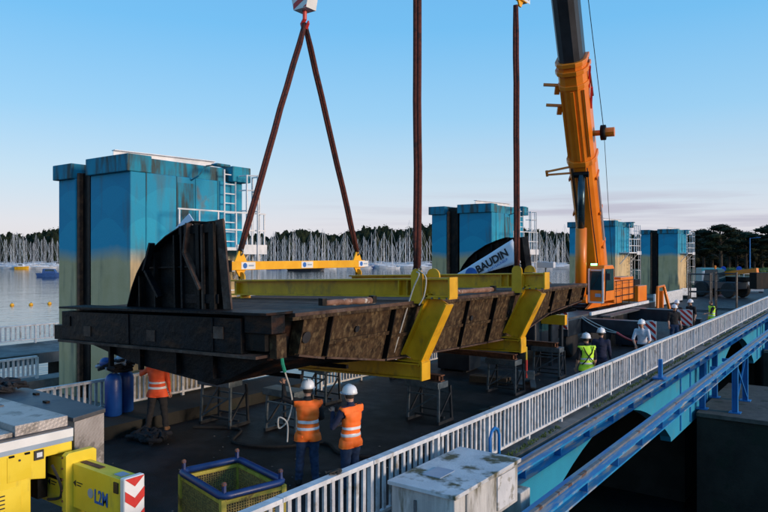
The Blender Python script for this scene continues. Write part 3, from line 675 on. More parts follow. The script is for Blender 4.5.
# brown side: panels, stiffeners, flanges
ST = [7.87, 8.61, 10.5, 12.1, 13.5, 14.92, 16.65, 18.7, 20.1, 21.3]; ZB = [2.44, 2.31, 2.03, 1.97, 1.93, 1.90, 1.87, 2.37, 2.5, 2.6]
for (a, za), (c, zc) in zip(zip(ST, ZB), zip(ST[1:], ZB[1:])):
    slope(MB().prism([(a+.02, za), (c-.02, zc), (c-.02, 3.04), (a+.02, 3.04)], 'x', -7.452, -7.32 + random.uniform(-.01, .01))).build('side_panel', M['brown_steel'], gt)
    slope(MB().bar((-7.36, a+.03, za), (-7.36, c-.03, zc), .26, .035)).build('bottom_flange', M['rust_plate'], gt)
    if c - a > 1: 
        zm = (za + zc) / 2 * .48 + 2.95 * .52
        slope(MB().box(-7.319, -7.275, a+.02, c-.02, zm-.04, zm+.03)).build('stringer', M['brown_steel'], gt)
for a, za in zip(ST, ZB): slope(MB().box(-7.45, -7.22, a-.013, a+.013, za+.03, 3.04)).build('side_stiffener', M['black_steel'] if a not in (7.87,) else M['brown_steel'], gt)
for k in range(7):
    y = 7.56 + k * 1.97; MB().box(-7.44, -7.19, y, y + 1.96, 3.045, 3.10).build('top_flange', M['brown_steel'], gt)
for y, z, r in ((8.08, 2.72, .1), (9.45, 2.74, .06), (13.9, 2.6, .06), (15.9, 2.6, .05)):
    slope(MB().lathe([(r, -.012), (r, .012)], (-7.308, y, z), 14, 'x')).build('hole_disc', M['black_paint'], gt)  # black discs painted for the dark inside of round holes
for k in range(24): slope(MB().box(-7.44, -7.30, 19.0+.1*k, 19.03+.1*k, 2.28, 2.36)).build('seal_clip', M['black_steel'], gt) if k < 22 else None
# sector end plates
SEC = [(-11.62,3.17),(-11.45,3.56),(-11.28,3.83),(-11.06,4.08),(-10.81,4.28),(-10.36,4.52),(-9.93,4.67),(-9.57,4.76)]
def sector(y, dx):
    poly = [(x+dx, z) for x, z in SEC] + [(-8.93+dx, 4.77), (-8.76+dx, 3.17)]
    p = MB().prism(poly, 'y', y, y + .04).build('sector_plate', M['black_steel'], gt)
    rim = MB()
    for a, c in zip(SEC, SEC[1:]): rim.bar((a[0]+dx, y+.0, a[1]+.012), (c[0]+dx, y+.0, c[1]+.012), .34, .02, up=(0,0,1))
    rim.build('rim_flange', M['black_steel'], p)
    MB().bar((-8.92+dx, y-.08, 4.77), (-8.74+dx, y-.08, 3.18), .035, .2, up=(1,0,0)).build('edge_flange', M['rust_plate'], p)
    for x, zt in ((-11.25,3.8),(-10.75,4.25),(-10.15,4.55),(-9.55,4.74),(-9.15,4.74)): MB().box(x+dx-.02, x+dx+.02, y-.14, y-.001, 3.165, zt).build('stiffener', M['black_steel'], p)
    MB().box(-11.2+dx, -8.85+dx, y-.08, y-.001, 3.94, 3.97).build('stiffener', M['tarry_steel'], p)
    if dx > -.05:
        MB().bar((-9.62,y-.2,4.74), (-9.72,y-.2,4.2), .05, .12, up=(0,1,0)).build('bent_strut', M['rust_plate'], p); MB().bar((-9.72,y-.2,4.2), (-9.3,y-.2,3.55), .05, .12, up=(0,1,0)).build('bent_strut', M['rust_plate'], p)
        MB().bar((-10.72,y-.2,4.42), (-10.95,y-.2,3.9), .05, .12, up=(0,1,0)).build('bent_strut', M['tarry_steel'], p); MB().bar((-10.9,y-.2,3.9), (-10.5,y-.2,3.4), .05, .12, up=(0,1,0)).build('bent_strut', M['tarry_steel'], p)
        for x, w_, m_ in ((-9.86, .05, 'tarry_steel'), (-9.4, .09, 'black_steel'), (-9.28, .04, 'rust_plate'), (-9.02, .12, 'black_steel')): MB().box(x-w_/2, x+w_/2, y-.2, y-.141, 3.2, 4.70).build('upright_plate', M[m_], p)
        MB().box(-9.95, -8.95, y-.17, y-.145, 4.55, 4.70).build('tie_plate', M['black_steel'], p); MB().box(-9.9, -8.9, y-.165, y-.145, 3.3, 3.46).build('tie_plate', M['tarry_steel'], p)
    return p
sector(7.66, 0.0); sector(20.9, -.16)
# printed banner on the far sector plate
def to_gate(X, z): return T(X, z)
bn = thing('banner', 'pale blue banner printed BAUDIN draped over the far sector plate', 'banner', (-10.4, 20.7, 3.3))
quad = [(-11.9,3.28),(-11.0,3.30),(-9.37,3.75),(-9.66,4.53)]
b = MB(); nu, nv = 14, 6
for j in range(nv+1):
    for i in range(nu+1):
        s, t_ = i/nu, j/nv
        lo = Vector((quad[0][0]+(quad[1][0]-quad[0][0])*0, 0, 0))
        A = Vector(quad[0]).lerp(Vector(quad[3]), s); C = Vector(quad[1]).lerp(Vector(quad[2]), s); p = A.lerp(C, t_)
        b.v.append((p.x, 20.70 + .012*math.sin(5*s+9*t_) + .01*math.sin(13*s), p.y))
b.f += [(j*(nu+1)+i, j*(nu+1)+i+1, (j+1)*(nu+1)+i+1, (j+1)*(nu+1)+i) for j in range(nv) for i in range(nu)]
o = b.build('sheet', M['banner'], bn, True); md = o.modifiers.new('thick', 'SOLIDIFY'); md.thickness = .006
ANG = math.atan2(1.25, 2.24)
def wall_text(body, size, m, parent, X, Y, Z, ang=0, bold=0., axis='y', squash=1.0, name='lettering'):
    me = text_mesh(body, size, m, .002, bold)
    Mx = Matrix.Rotation(-ang, 4, 'Y') @ Matrix.Rotation(R(90), 4, 'X') if axis == 'y' else Matrix.Rotation(R(90), 4, 'Z') @ Matrix.Rotation(R(90), 4, 'X')
    me.transform(Mx @ Matrix.Diagonal((squash, 1, 1, 1)))
    return inst(me, name, parent, (X, Y, Z))
M['print_black'] = mat('print_black', (.012,.014,.02), None, .6, rvar=0)
M['print_blue'] = mat('print_blue', (.015,.12,.42), None, .6, rvar=0)
wall_text('BAUDIN', .36, M['print_black'], bn, -10.42, 20.665, 3.78, ANG, .012)
wall_text('CHATEAUNEUF', .12, M['print_blue'], bn, -10.2, 20.668, 3.66, ANG, .0)
MB().prism([(-11.22+.23*math.cos(a), 3.33+.23*math.sin(a)) for a in [math.pi*k/14 for k in range(15)]], 'y', 20.664, 20.676).build('round_logo', M['print_blue'], bn)
b2 = thing('tarpaulin', 'pale tarpaulin corner folded over the near sector plate', 'tarpaulin', (-10.2, 7.84, 4.46))
b = MB().prism([(-10.5,4.50),(-10.1,4.76),(-9.98,4.64),(-10.02,4.46)], 'y', 7.83, 7.845).build('sheet', M['banner'], b2)
# rusty rollers lying on the gate
def roller(x0, y0, x1, y1, label, z=3.15):
    t = thing('rusty_roller', label, 'roller', (x0, y0, z), group='rollers lying on the gate top'); c = z + .062
    d = (Vector((x1,y1,0)) - Vector((x0,y0,0))).normalized()
    MB().path([Vector((x0,y0,c)).lerp(Vector((x1,y1,c)), k/9) for k in range(10)], [.058+random.uniform(-.01,.01) for _ in range(10)], 12).build('roll', M['rust_roll'], t, True)
    for p in ((x0,y0),(x1,y1)): MB().bar((p[0]-d.x*.09,p[1]-d.y*.09,c+.02), (p[0]+d.x*.0,p[1]+d.y*.0,c+.02), .13, .13).build('bracket', M['black_steel'], t)
roller(-7.78, 8.95, -7.5, 10.05, 'white and rust coloured roller lying on the near end of the gate', 3.09)
roller(-7.66, 13.1, -7.5, 15.0, 'rusty roller lying on the gate between the two yellow frames', 3.09)
roller(-8.2, 17.9, -7.8, 18.9, 'short rusty roller lying behind the far yellow frame', 3.08)

# ================================================================== LIFTING FRAMES
def lifting_yoke(Y, label):
    t = thing('lifting_yoke', label, 'lifting frame', (-10, Y, 1.3), group='yellow lifting frames round the gate')
    MB().isec((-13.0, Y, 3.18), (-6.67, Y, 3.357), .38, .3, .03, .035).build('top_beam', M['yellow'], t)
    MB().box(-6.668, -6.63, Y-.16, Y+.16, 3.155, 3.56).build('end_plate', M['yellow'], t)
    MB().isec((-12.6, Y, 1.46), (-7.32, Y, 1.635), .33, .28, .03, .035).build('bottom_beam', M['yellow'], t)
    MB().box(-7.318, -7.275, Y-.16, Y+.16, 1.455, 1.815).build('end_plate', M['yellow'], t)
    MB().isec((-6.94, Y, 3.12), (-7.58, Y, 1.845), .5, .3, .03, .04, up=(1,0,0)).build('leg', M['yellow'], t)
    MB().isec((-12.8, Y, 2.96), (-12.5, Y, 1.65), .4, .3, .03, .04, up=(1,0,0)).build('leg', M['yellow'], t)
    MB().box(-7.26, -6.64, Y-.16, Y+.16, 3.125, 3.154).build('joint_plate', M['yellow'], t); MB().box(-7.88, -7.28, Y-.16, Y+.16, 1.817, 1.845).build('joint_plate', M['yellow'], t)
    for x in (-7.65, -7.23, -7.86, -12.8):
        MB().box(x-.012, x+.012, Y-.14, Y+.14, 3.03 if x < -12 else 3.17 + (x + 7.2) * .03, 3.30 if x < -12 else 3.49 + (x + 7.2) * .03).build('web_stiffener', M['yellow'], t)
    bolts = MB().tube((0,-.02,0), (0,.02,0), .02, .02, 6).mesh('bolt', M['tube_steel'])
    for k in range(4): inst(bolts, 'bolt', t, (-7.2 + k*.17, Y-.165, 3.14))
    def lug(x, z0, z1, r, y):
        pts = [(x-r, z0), (x+r, z0)] + [(x + r*math.cos(a), z1 - r + r*math.sin(a)) for a in [math.pi*k/8 for k in range(9)]]
        return MB().prism(pts, 'y', y-.02, y+.02).build('lifting_lug', M['yellow'], t)
    lug(-7.38, 3.02, 3.73, .14, Y-.172); lug(-7.1, 3.55, 3.73, .15, Y); lug(-12.75, 3.39, 3.57, .12, Y)
    return t
YF, YB = 11.5, 16.25
lifting_yoke(YF, 'yellow steel lifting frame around the gate nearest the two orange-vested workers')
lifting_yoke(YB, 'yellow steel lifting frame around the gate nearer the orange crane')
def sling(p0, p1, r, label, wave=0.0):
    t = thing('lifting_sling', label, 'sling', p1, group='brown round lifting slings')
    p0, p1 = Vector(p0), Vector(p1); pts = [p0.lerp(p1, k/10) for k in range(11)]
    pts = [p + Vector((random.uniform(-1,1), random.uniform(-1,1), 0)) * .012 for p in pts]
    for s in (-1, 1):
        q = [p + Vector((s*r*.36, s*r*.2, 0)) for p in pts]; q[0] = p0 + Vector((s*.02,0,0)); q[-1] = p1 + Vector((s*.03,0,0))
        MB().path(q, r*.62, 8).build('strand', M['sling'], t, True)
    MB().path([p1 + Vector((.09*math.cos(a), 0, .09*math.sin(a)-.02)) for a in [2*math.pi*k/10 for k in range(11)]], .022, 6).build('shackle', M['tube_steel'], t, True)
    return t
def spreader(X, z, label, lug_up):
    t = thing('spreader_beam', label, 'spreader beam', (X, YF, z), group='yellow spreader beams')
    MB().box(X-.08, X+.08, YF-.35, YB+.3, z-.12, z+.1).build('beam', M['spread_yellow'], t, bevel=.01)
    for k, y in enumerate((YF-.02, (YF+YB)/2-.2, YB+.0)):
        s = MB().box(X+.081, X+.086, y-.02, y+.45, z-.1, z+.08).build('sticker', M['stripe_white'], t)
        MB().lathe([(.07,-.003),(.07,.003)], (X+.089, y+.1, z-.01), 12, 'x').build('round_logo', M['print_blue'], s)
        MB().box(X+.087, X+.089, y+.22, y+.4, z-.03, z+.01).build('printed_line', M['stripe_grey'], s)
    for y in (YF, YB):
        MB().prism([(y-.2, z+.101), (y+.2, z+.101), (y+.06, z+.36), (y-.06, z+.36)], 'x', X-.02, X+.02).build('lifting_lug', M['spread_yellow'], t)
        MB().prism([(y-.16, z-.121), (y+.16, z-.121), (y+.05, z-.28), (y-.05, z-.28)], 'x', X-.02, X+.02).build('lower_lug', M['spread_yellow'], t)
        MB().box(X-.1, X+.1, y-.42, y-.36, z-.16, z+.13).build('end_cap', M['black_steel'], t) if y == YF else None
    return t
spreader(-12.8, 3.74, 'bright yellow spreader beam low over the gate beneath the inverted V slings', True)
spreader(-7.38, 10.78, 'bright yellow spreader beam high above the picture top over the twin vertical slings', True)
for y in (YF, YB):
    t = thing('chain_link', 'dark chain joining spreader to the %s lifting frame' % ('near' if y == YF else 'far'), 'chain', (-12.8, y, 3.4))
    for k in range(2): MB().path([(-12.8 + (.05*math.cos(a) if k else 0), y + (0 if k else .05*math.cos(a)), 3.47 - .06*k + .07*math.sin(a)) for a in [2*math.pi*j/8 for j in range(9)]], .016, 5).build('link', M['black_steel'], t)
def hook_block(X, Y, z, label, stripes):
    t = thing('hook_block', label, 'hook', (X, Y, z), group='crane hook blocks')
    b = MB().prism([(-.24,.36),(.24,.36),(.36,.9),(.36,1.5),(.2,1.75),(-.2,1.75),(-.36,1.5),(-.36,.9)], 'y', -.2, .2).build('block', M['stripe_white'], None)
    b.parent = t; ORIG[b.name] = (0,0,0)
    for k in range(-2, 7):
        poly = clip_poly([(-.6,.2+k*.34), (.6,.8+k*.34), (.6,.96+k*.34), (-.6,.36+k*.34)], -.24, .24, .38, 1.7)
        if len(poly) > 2:
            s = MB().prism(poly, 'y', -.206, -.2005).build('stripe', M['red_paint']); s.parent = b
    p = MB().path([(0,0,.36),(0,0,.12),(-.1,0,.0),(-.06,0,-.12),(.06,0,-.13),(.13,0,-.02),(.14,0,.05)], [.06,.06,.06,.065,.06,.045,.02], 8).build('hook', M['red_paint']); p.parent = t
    for x in (-.14, 0, .14):
        c = MB().tube((x,0,1.7), (x,0,14.6), .012, .012, 5).build('cable', M['black_steel']); c.parent = t
    return t
APX = (-12.8, (YF+YB)/2, 10.5)
hook_block(*APX, 'white crane hook block with red stripes above the inverted V slings', 1)
sling(APX, (-12.8, YF, 4.1), .085, 'brown sling slanting down to the near end of the low spreader beam')
sling(APX, (-12.8, YB, 4.1), .085, 'brown sling slanting down to the far end of the low spreader beam')
sling((-7.38, YF-.17, 10.5), (-7.38, YF-.17, 3.73), .085, 'thick brown vertical sling above the near yellow frame')
sling((-7.42, YB-.17, 10.5), (-7.38, YB-.17, 3.73), .08, 'brown vertical sling above the far yellow frame')
sling((-7.4, (YF+YB)/2, 14.0), (-7.4, YF, 11.2), .085, 'upper sling from crane hook to near end of the high spreader'); sling((-7.4, (YF+YB)/2, 14.0), (-7.4, YB, 11.2), .085, 'upper sling from crane hook to far end of the high spreader')
hook_block(-7.4, (YF+YB)/2, 14.0, 'crane hook block hidden above the picture over the high spreader', 1)
# tag lines
t = thing('tag_line', 'thin pale rope hanging across the near yellow frame leg', 'rope', (-7.6, 11.5, 1.8))
MB().rope([(-7.34,YF-.25,3.66),(-7.25,YF-.3,3.6),(-7.4,YF-.3,3.3),(-7.62,YF-.35,2.6),(-7.8,YF-.4,2.0)], .014, 6).build('rope_strand', M['rope_white'], t)
MB().rope([(-7.3,YF-.25,3.7),(-7.1,YF-.28,3.55),(-7.13,YF-.3,3.2),(-7.25,YF-.3,3.0)], .012, 6).build('rope_strand', M['rope_white'], t)
t = thing('tag_line', 'pale guide rope with green tip held up by the orange-vested worker', 'rope', (-8.2, 8.4, 1.2))
MB().path([(-7.72,7.8,2.42),(-7.74,7.86,2.22),(-7.78,7.95,2.08)], .03, 6).build('green_tip', M['rope_green'], t)
MB().rope([(-7.78,7.95,2.08),(-7.86,8.1,1.9),(-8.0,8.3,1.72),(-8.06,8.42,1.42),(-8.14,8.38,1.12),(-8.26,8.3,1.0),(-8.22,8.26,1.2),(-8.1,8.34,1.1),(-8.1,8.34,.78)], .014, 6).build('rope_strand', M['rope_white'], t)

# ================================================================== FAR CRANE
ck = thing('mobile_crane', 'orange mobile crane with tall telescopic boom beyond the gate', 'crane', (-10.7, 31, 0))
B0, B1 = Vector((-10.7, 32.3, 2.3)), Vector((-7.85, 16.0, 26.8)); BD = (B1 - B0).normalized()
BS = BD.cross(Vector((0,0,1))).normalized(); BU = BS.cross(BD).normalized()      # side, up
def boom_sec(a, c, w, h, name, m, parent=None, rnd=True, off=0.0):
    prof_ = [(-.5,.5),(.5,.5),(.5,-.12),(.40,-.36),(.2,-.5),(-.2,-.5),(-.40,-.36),(-.5,-.12)] if rnd else [(-.5,.5),(.5,.5),(.5,-.5),(-.5,-.5)]
    L_ = (B1 - B0).length; vs = []
    for t in (a, c):
        p = B0 + BD * L_ * t + BU * off
        vs += [p + BS * q[0] * w + BU * q[1] * h for q in prof_]
    n = len(prof_)
    return MB().add(vs, [tuple(range(n)), tuple(range(2*n-1, n-1, -1))] + [(i, n+i, n+(i+1)%n, (i+1)%n) for i in range(n)]).build(name, m, parent or ck, bevel=.02)
def bp(t, s, u): return B0 + (B1 - B0) * t + BS * s + BU * u
bm1 = boom_sec(-.03, .385, 1.12, 1.2, 'boom_base_section', M['crane_orange'])
bm2 = boom_sec(.37, .70, .98, 1.05, 'boom_inner_section', mat('boom_black', (.014,.016,.02), (.03,.033,.04), .4, scale=.8)); boom_sec(.69, 1.0, .8, .9, 'boom_tip_section', M['black_steel'])
for t, w in ((.372, 1.3), (.383, 1.24), (.352, 1.22)): boom_sec(t, t + .006, w, w*1.07, 'collar', M['crane_orange'], bm1)
boom_sec(.236, .244, 1.24, 1.34, 'collar', M['crane_orange'], bm1)
boom_sec(.245, .35, .16, .06, 'rib', M['crane_orange'], bm1, False, -.63)
for s_ in (-.44, .44): 
    MB().bar(bp(.25, s_, -.5), bp(.35, s_, -.5), .07, .05).build('rib', M['crane_orange'], bm1)
SL = -1 if (BS.x > 0) else 1
for t, l in ((.355, .62), (.325, .62)):
    MB().bar(bp(t, SL*.56, -.1), bp(t + .004, SL*(.56 + l), -.15), .16, .1).build('jib_bracket', M['crane_orange'], bm1); MB().bar(bp(t, SL*.62, -.1), bp(t - .012, SL*.7, -.15), .2, .1).build('jib_bracket', M['crane_orange'], bm1)
MB().bar(bp(.232, SL*.5, -.3), bp(.226, SL*1.55, -.3), .1, .08).build('jib_bracket', M['crane_orange'], bm1); MB().bar(bp(.222, SL*.5, -.3), bp(.221, SL*1.55, -.3), .1, .08).build('jib_bracket', M['crane_orange'], bm1); MB().bar(bp(.228, SL*1.5, -.3), bp(.219, SL*1.5, -.3), .1, .1).build('jib_bracket', M['crane_orange'], bm1)
MB().tube(bp(.275, -SL*.5, .2), bp(.275, -SL*.85, .2), .12, .12, 10).build('sheave_axle', M['crane_orange'], bm1)
sh = MB().tube(bp(.275, -SL*.85, .2), bp(.275, -SL*1.05, .2), .32, .32, 14).build('sheave', M['black_steel'], bm1, True); MB().tube(bp(.275, -SL*1.051, .2), bp(.275, -SL*1.4, .2), .2, .2, 10).build('sheave_guard', M['crane_orange'], bm1)
for t in (.345, .315): MB().bar(bp(t, -SL*.56, .1), bp(t+.03, -SL*.68, .1), .08, .12).build('pipe_bracket', M['red_paint'], bm1)
MB().tube(bp(.33, -SL*.66, .3), bp(.385, -SL*.6, .3), .04, .04, 6).build('hydraulic_pipe', M['rust'], bm1)
MB().tube(bp(-.0, -SL*.75, .5), bp(.275, -SL*.95, .4), .012, .012, 5).build('hoist_cable', M['black_steel'], ck); MB().tube(bp(.275, -SL*.95, .4), bp(1.0, -SL*.3, .7), .016, .016, 5).build('hoist_cable', M['black_steel'], ck)
MB().tube(bp(.1,-SL*.62,-.1), bp(.21,-SL*.62,-.1), .05, .05, 6).build('hydraulic_pipe', M['stripe_grey'], ck)
# lift cylinder
ctop = bp(.226, -.05 * SL, -.72); cbase = Vector((-10.36, 29.2, 2.05))
MB().tube(cbase, cbase.lerp(ctop, .58), .24, .24, 14).build('lift_cylinder', M['crane_orange'], ck, True)
MB().tube(cbase.lerp(ctop, .57), ctop, .15, .15, 14).build('cylinder_rod', mat('chrome_rod', (.02,.05,.07), (.04,.08,.1), .25, metal=.6), ck, True)
MB().tube(ctop + BS*.3, ctop - BS*.3, .13, .13, 10).build('cylinder_pin', M['black_steel'], ck); MB().tube(cbase + Vector((-.4,0,0)), cbase + Vector((.3,0,0)), .2, .2, 10).build('cylinder_foot', M['crane_orange'], ck)
MB().prism([(28.0,1.62),(34.2,1.62),(33.6,2.5),(32.6,2.75),(30.5,2.2),(28.4,2.0)], 'x', -11.75, -11.45).build('turntable_cheek', M['crane_orange'], ck); MB().prism([(29.0,1.62),(34.2,1.62),(33.6,2.5),(32.6,2.75),(30.5,2.1)], 'x', -10.1, -10.0).build('turntable_cheek', M['crane_orange'], ck)
MB().lathe([(1.1,1.5),(1.1,1.62)], (-10.7, 31, 0), 24).build('turntable_ring', M['black_steel'], ck)
MB().tube((-11.9,28.0,2.1), (-11.3,28.3,2.7), .2, .16, 10).build('winch_arm', M['crane_orange'], ck); MB().box(-12.1,-11.5,27.7,28.4,1.6,2.15).build('winch_box', M['crane_orange'], ck, bevel=.03)
for s_, u_ in ((.3, -.66), (.36, -.64), (-.3, -.66)): MB().rope([bp(.0, s_, u_), bp(.08, s_*1.1, u_-.02), bp(.16, s_*.95, u_-.01), bp(.235, s_, u_)], .028, 6).build('hydraulic_hose', M['rubber'], bm1)
for t_ in (.03, .09, .15, .21): MB().bar(bp(t_, -.58, -.3), bp(t_, -.58, .5), .05, .12).build('weld_plate', M['crane_orange'], bm1); MB().bar(bp(t_, .58, -.3), bp(t_, .58, .5), .05, .12).build('weld_plate', M['crane_orange'], bm1)
for z_ in (2.1, 2.45, 2.8): MB().tube((-9.33,31.0,z_), (-9.33,33.9,z_), .018, .018, 6).build('guard_rail', M['black_steel'], ck)
for y_ in (31.0, 31.9, 33.0, 33.9): MB().tube((-9.33,y_,1.7), (-9.33,y_,2.8), .018, .018, 6).build('guard_post', M['black_steel'], ck)
for y0_, y1_ in ((28.9,30.3),(30.5,31.9),(33.4,34.5)): MB().box(-9.33, -9.27, y0_, y1_, .75, 1.32).build('locker', M['black_paint'], ck, bevel=.02)
# operator cab
cabp = MB().prism([(29.35,1.95),(30.9,1.95),(30.9,3.42),(30.7,3.54),(29.5,3.54),(29.35,3.3)], 'x', -10.05, -9.38).build('cab', M['crane_orange'], ck, bevel=.03)
MB().box(-9.97, -9.46, 29.325, 29.349, 2.45, 3.28).build('windscreen', M['glass'], cabp); MB().box(-9.379, -9.36, 29.55, 30.75, 2.4, 3.38).build('side_window', M['glass'], cabp)
MB().box(-9.94, -9.48, 29.32, 29.345, 3.3, 3.36).build('visor', M['stripe_white'], cabp); MB().box(-10.06,-9.99,29.31,29.36,1.9,3.4).build('corner_post', M['stripe_white'], cabp); MB().box(-9.44,-9.37,29.31,29.36,1.9,3.4).build('corner_post', M['stripe_white'], cabp)
MB().box(-9.75, -9.5, 29.33, 29.348, 2.15, 2.3).build('sticker', M['stripe_grey'], cabp); MB().box(-10.03, -9.4, 29.28, 29.348, 1.88, 1.95).build('step', M['stripe_white'], cabp)
MB().box(-10.0, -9.78, 29.5, 29.7, 3.541, 3.62).build('beacon', M['lamp_green'], cabp)
MB().bar((-9.36,29.5,2.0), (-9.30,29.5,3.3), .03, .03).build('grab_rail', M['black_steel'], cabp); MB().box(-9.32,-9.1,29.35,29.4,2.9,3.2).build('mirror', M['black_paint'], cabp); MB().bar((-9.9,29.318,2.5), (-9.6,29.318,3.1), .015, .015, up=(0,1,0)).build('wiper', M['black_paint'], cabp)
# superstructure boxes
for (y0, y1, z0, z1) in ((30.95, 31.9, 1.8, 2.85), (31.95, 34.0, 1.85, 2.95)):
    o = MB().box(-10.0, -9.4, y0, y1, z0, z1).build('engine_cover', M['crane_orange'], ck, bevel=.03)
    for k in range(3): MB().box(-9.399, -9.388, y0+.1, y1-.1, z0+.25+k*.28, z0+.27+k*.28).build('seam', M['black_paint'], o)
MB().box(-11.9, -9.4, 34.9, 36.5, 1.62, 2.42).build('counterweight', M['crane_orange'], ck, bevel=.03); MB().box(-11.7, -9.6, 34.3, 36.0, 2.46, 2.75).build('winch_drum', M['black_steel'], ck)
MB().path([(-9.0,37.0,1.2),(-9.0,37.1,2.3),(-8.9,37.9,2.35),(-8.7,38.3,1.1)], .09, 6).build('rear_bracket', M['crane_orange'], ck); MB().box(-9.15,-8.8,37.3,37.5,1.2,2.1).build('rear_bracket', M['crane_orange'], ck)
# carrier
MB().box(-12.1, -9.32, 24.9, 37.9, .85, 1.5).build('carrier_chassis', M['navy_body'], ck, bevel=.03)
MB().box(-12.05, -9.66, 22.6, 24.85, .55, 1.95).build('driver_cab', M['navy_body'], ck, bevel=.06); MB().box(-9.659, -9.645, 22.9, 24.2, 1.2, 1.8).build('cab_window', M['glass'], ck)
MB().box(-9.31, -9.22, 27.3, 36.2, 1.5, 1.64).build('deck_edge', M['ladder_white'], ck); MB().box(-12.0, -9.33, 25.0, 28.4, 1.502, 1.58).build('deck', M['deck_grey'], ck)
MB().box(-9.2, -8.75, 28.3, 33.9, 1.38, 1.44).build('side_step', M['deck_grey'], ck)
wm = MB().lathe([(.3,-.18),(.55,-.18),(.62,-.12),(.62,.12),(.55,.18),(.3,.18)], (0,0,0), 20, 'x').mesh('wheel', M['rubber'], smooth=False); rm_ = MB().lathe([(.3,-.1),(.28,.13),(.1,.17)], (0,0,0), 14, 'x').mesh('rim', M['stripe_grey'])
for y in (25.6, 28.4, 29.9, 35.2, 36.6):
    for x in (-9.55, -11.9): w_ = inst(wm, 'wheel', ck, (x, y, .62)); ORIG[w_.name] = (x, y, .62); inst(rm_, 'rim', w_, (x, y, .62))
def chevron(parent, x0, x1, z0, z1, y, face='y'):
    """a red-striped white board facing -Y (or +X) in world coordinates"""
    pl = (MB().box(x0, x1, y, y+.02, z0, z1) if face == 'y' else MB().box(y-.02, y, x0, x1, z0, z1)).build('marker_board', M['stripe_white'], parent)
    k = -8
    while k < 16:
        a = z0 + k*.26
        poly = clip_poly([(x0, a), (x1, a - (x1-x0)*.9), (x1, a + .13 - (x1-x0)*.9), (x0, a + .13)], x0+.01, x1-.01, z0+.01, z1-.01)
        if len(poly) > 2: MB().prism(poly, 'y' if face == 'y' else 'x', y-.004 if face == 'y' else y+.001, y-.001 if face == 'y' else y+.005).build('stripe', M['red_paint'], pl)
        k += 1
    return pl
for y in (26.6, 33.0):
    og = MB().box(-9.3, -6.75, y-.22, y+.22, .9, 1.46).build('outrigger_beam', M['navy_body'], ck, bevel=.02)
    MB().tube((-6.75, y, .12), (-6.75, y, 1.5), .14, .14, 12).build('jack', M['tube_steel'], og, True); MB().lathe([(.45,.0),(.45,.08),(.2,.13)], (-6.75, y, .002), 16).build('foot_pad', M['black_steel'], og)
    chevron(ck, -7.1, -6.45, .78, 1.5, y-.25)
    MB().box(-12.85, -12.11, y-.22, y+.22, .9, 1.4).build('outrigger_beam', M['navy_body'], ck)
chevron(ck, -9.66, -9.3, 1.15, 1.85, 24.8); 
yb = thing('steel_beam', 'short orange-yellow beam standing under the far end of the gate', 'beam', (-10, 21.6, 0))
MB().box(-9.62, -8.72, 23.0, 23.2, 1.5, 1.86).build('beam_body', M['spread_yellow'], yb, bevel=.01)
for x in (-9.3, -8.9): MB().box(x-.05, x+.05, 23.02, 23.18, 0, 1.499).build('leg', M['dark_tube'], yb)
st_ = thing('cargo_strap', 'red cargo strap and grey lines sagging from the outrigger to the white-shirted man', 'strap', (-8, 25.5, .8))
def sag(p0, p1, s): p0, p1 = Vector(p0), Vector(p1); return [p0.lerp(p1, k/8) - Vector((0,0,s*4*(k/8)*(1-k/8))) for k in range(9)]
MB().path(sag((-9.25,26.2,1.5), (-7.5,25.0,1.12), .12), .02, 5).build('line', M['rope_white'], st_); MB().path(sag((-9.25,26.3,1.55), (-7.5,25.0,1.15), .05), .02, 5).build('line', M['rope_white'], st_)
MB().path(sag((-7.5,25.0,1.13), (-6.45,23.95,.98), .05), .04, 6).build('red_strap', M['red_paint'], st_)

for x, y, rz, sx, sy, h_, lb in ((-8.5,25.3,.2,.5,.35,.55,'dark steel toolbox beside the carrier of the orange crane'), (-8.3,30.2,-.1,.7,.4,.7,'dark steel crate between the two striped outriggers'), (-7.7,38.2,.1,.6,.45,.6,'dark steel crate behind the second striped outrigger'), (-11.6,20.5,.1,.6,.5,.8,'dark steel crate in the shade under the far end of the gate')):
    t = thing('tool_crate', lb, 'crate', (x, y, 0), rz, 'dark crates round the crane', local=True)
    MB().box(-sx, sx, -sy, sy, .06, h_).build('crate_body', M['navy_body'], t, bevel=.015); MB().box(-sx-.02, sx+.02, -sy-.02, sy+.02, h_+.002, h_+.06).build('lid', M['black_paint'], t, bevel=.01)
    for a in (-1, 1): MB().box(a*sx*.7-.06, a*sx*.7+.06, -sy, sy, 0, .059).build('skid', M['rubber'], t); MB().box(a*sx*.5-.04, a*sx*.5+.04, -sy-.03, -sy-.001, h_-.12, h_).build('latch', M['tube_steel'], t)
# ================================================================== NEAR CRANE CARRIER
nc = thing('mobile_crane', 'yellow crane carrier with extended outrigger marked L2M in the near corner', 'crane', (-10, 1, 0))
MB().prism([(-5,.72),(4.22,.72),(4.22,1.16),(4.41,1.12),(4.41,1.40),(4.76,1.40),(4.76,1.53),(-5,1.53)], 'x', -11.2, -8.57).build('carrier_body', M['crane_yellow'], nc, bevel=.012)
MB().box(-11.2, -8.562, -5, 4.768, 1.531, 1.59).build('grey_stripe', M['stripe_grey'], nc); MB().box(-11.2, -8.56, -5, 4.77, 1.591, 1.70).build('white_stripe', M['stripe_white'], nc)
MB().box(-11.2, -8.58, -5, 4.75, 1.701, 1.72).build('deck_plate', M['deck_grey'], nc)
MB().box(-11.2, -8.64, 4.06, 4.74, 1.721, 1.86).build('step_box', M['chequer'], nc, bevel=.008); MB().box(-11.2, -8.66, 3.0, 4.04, 1.721, 1.78).build('step_box', M['chequer'], nc, bevel=.008)
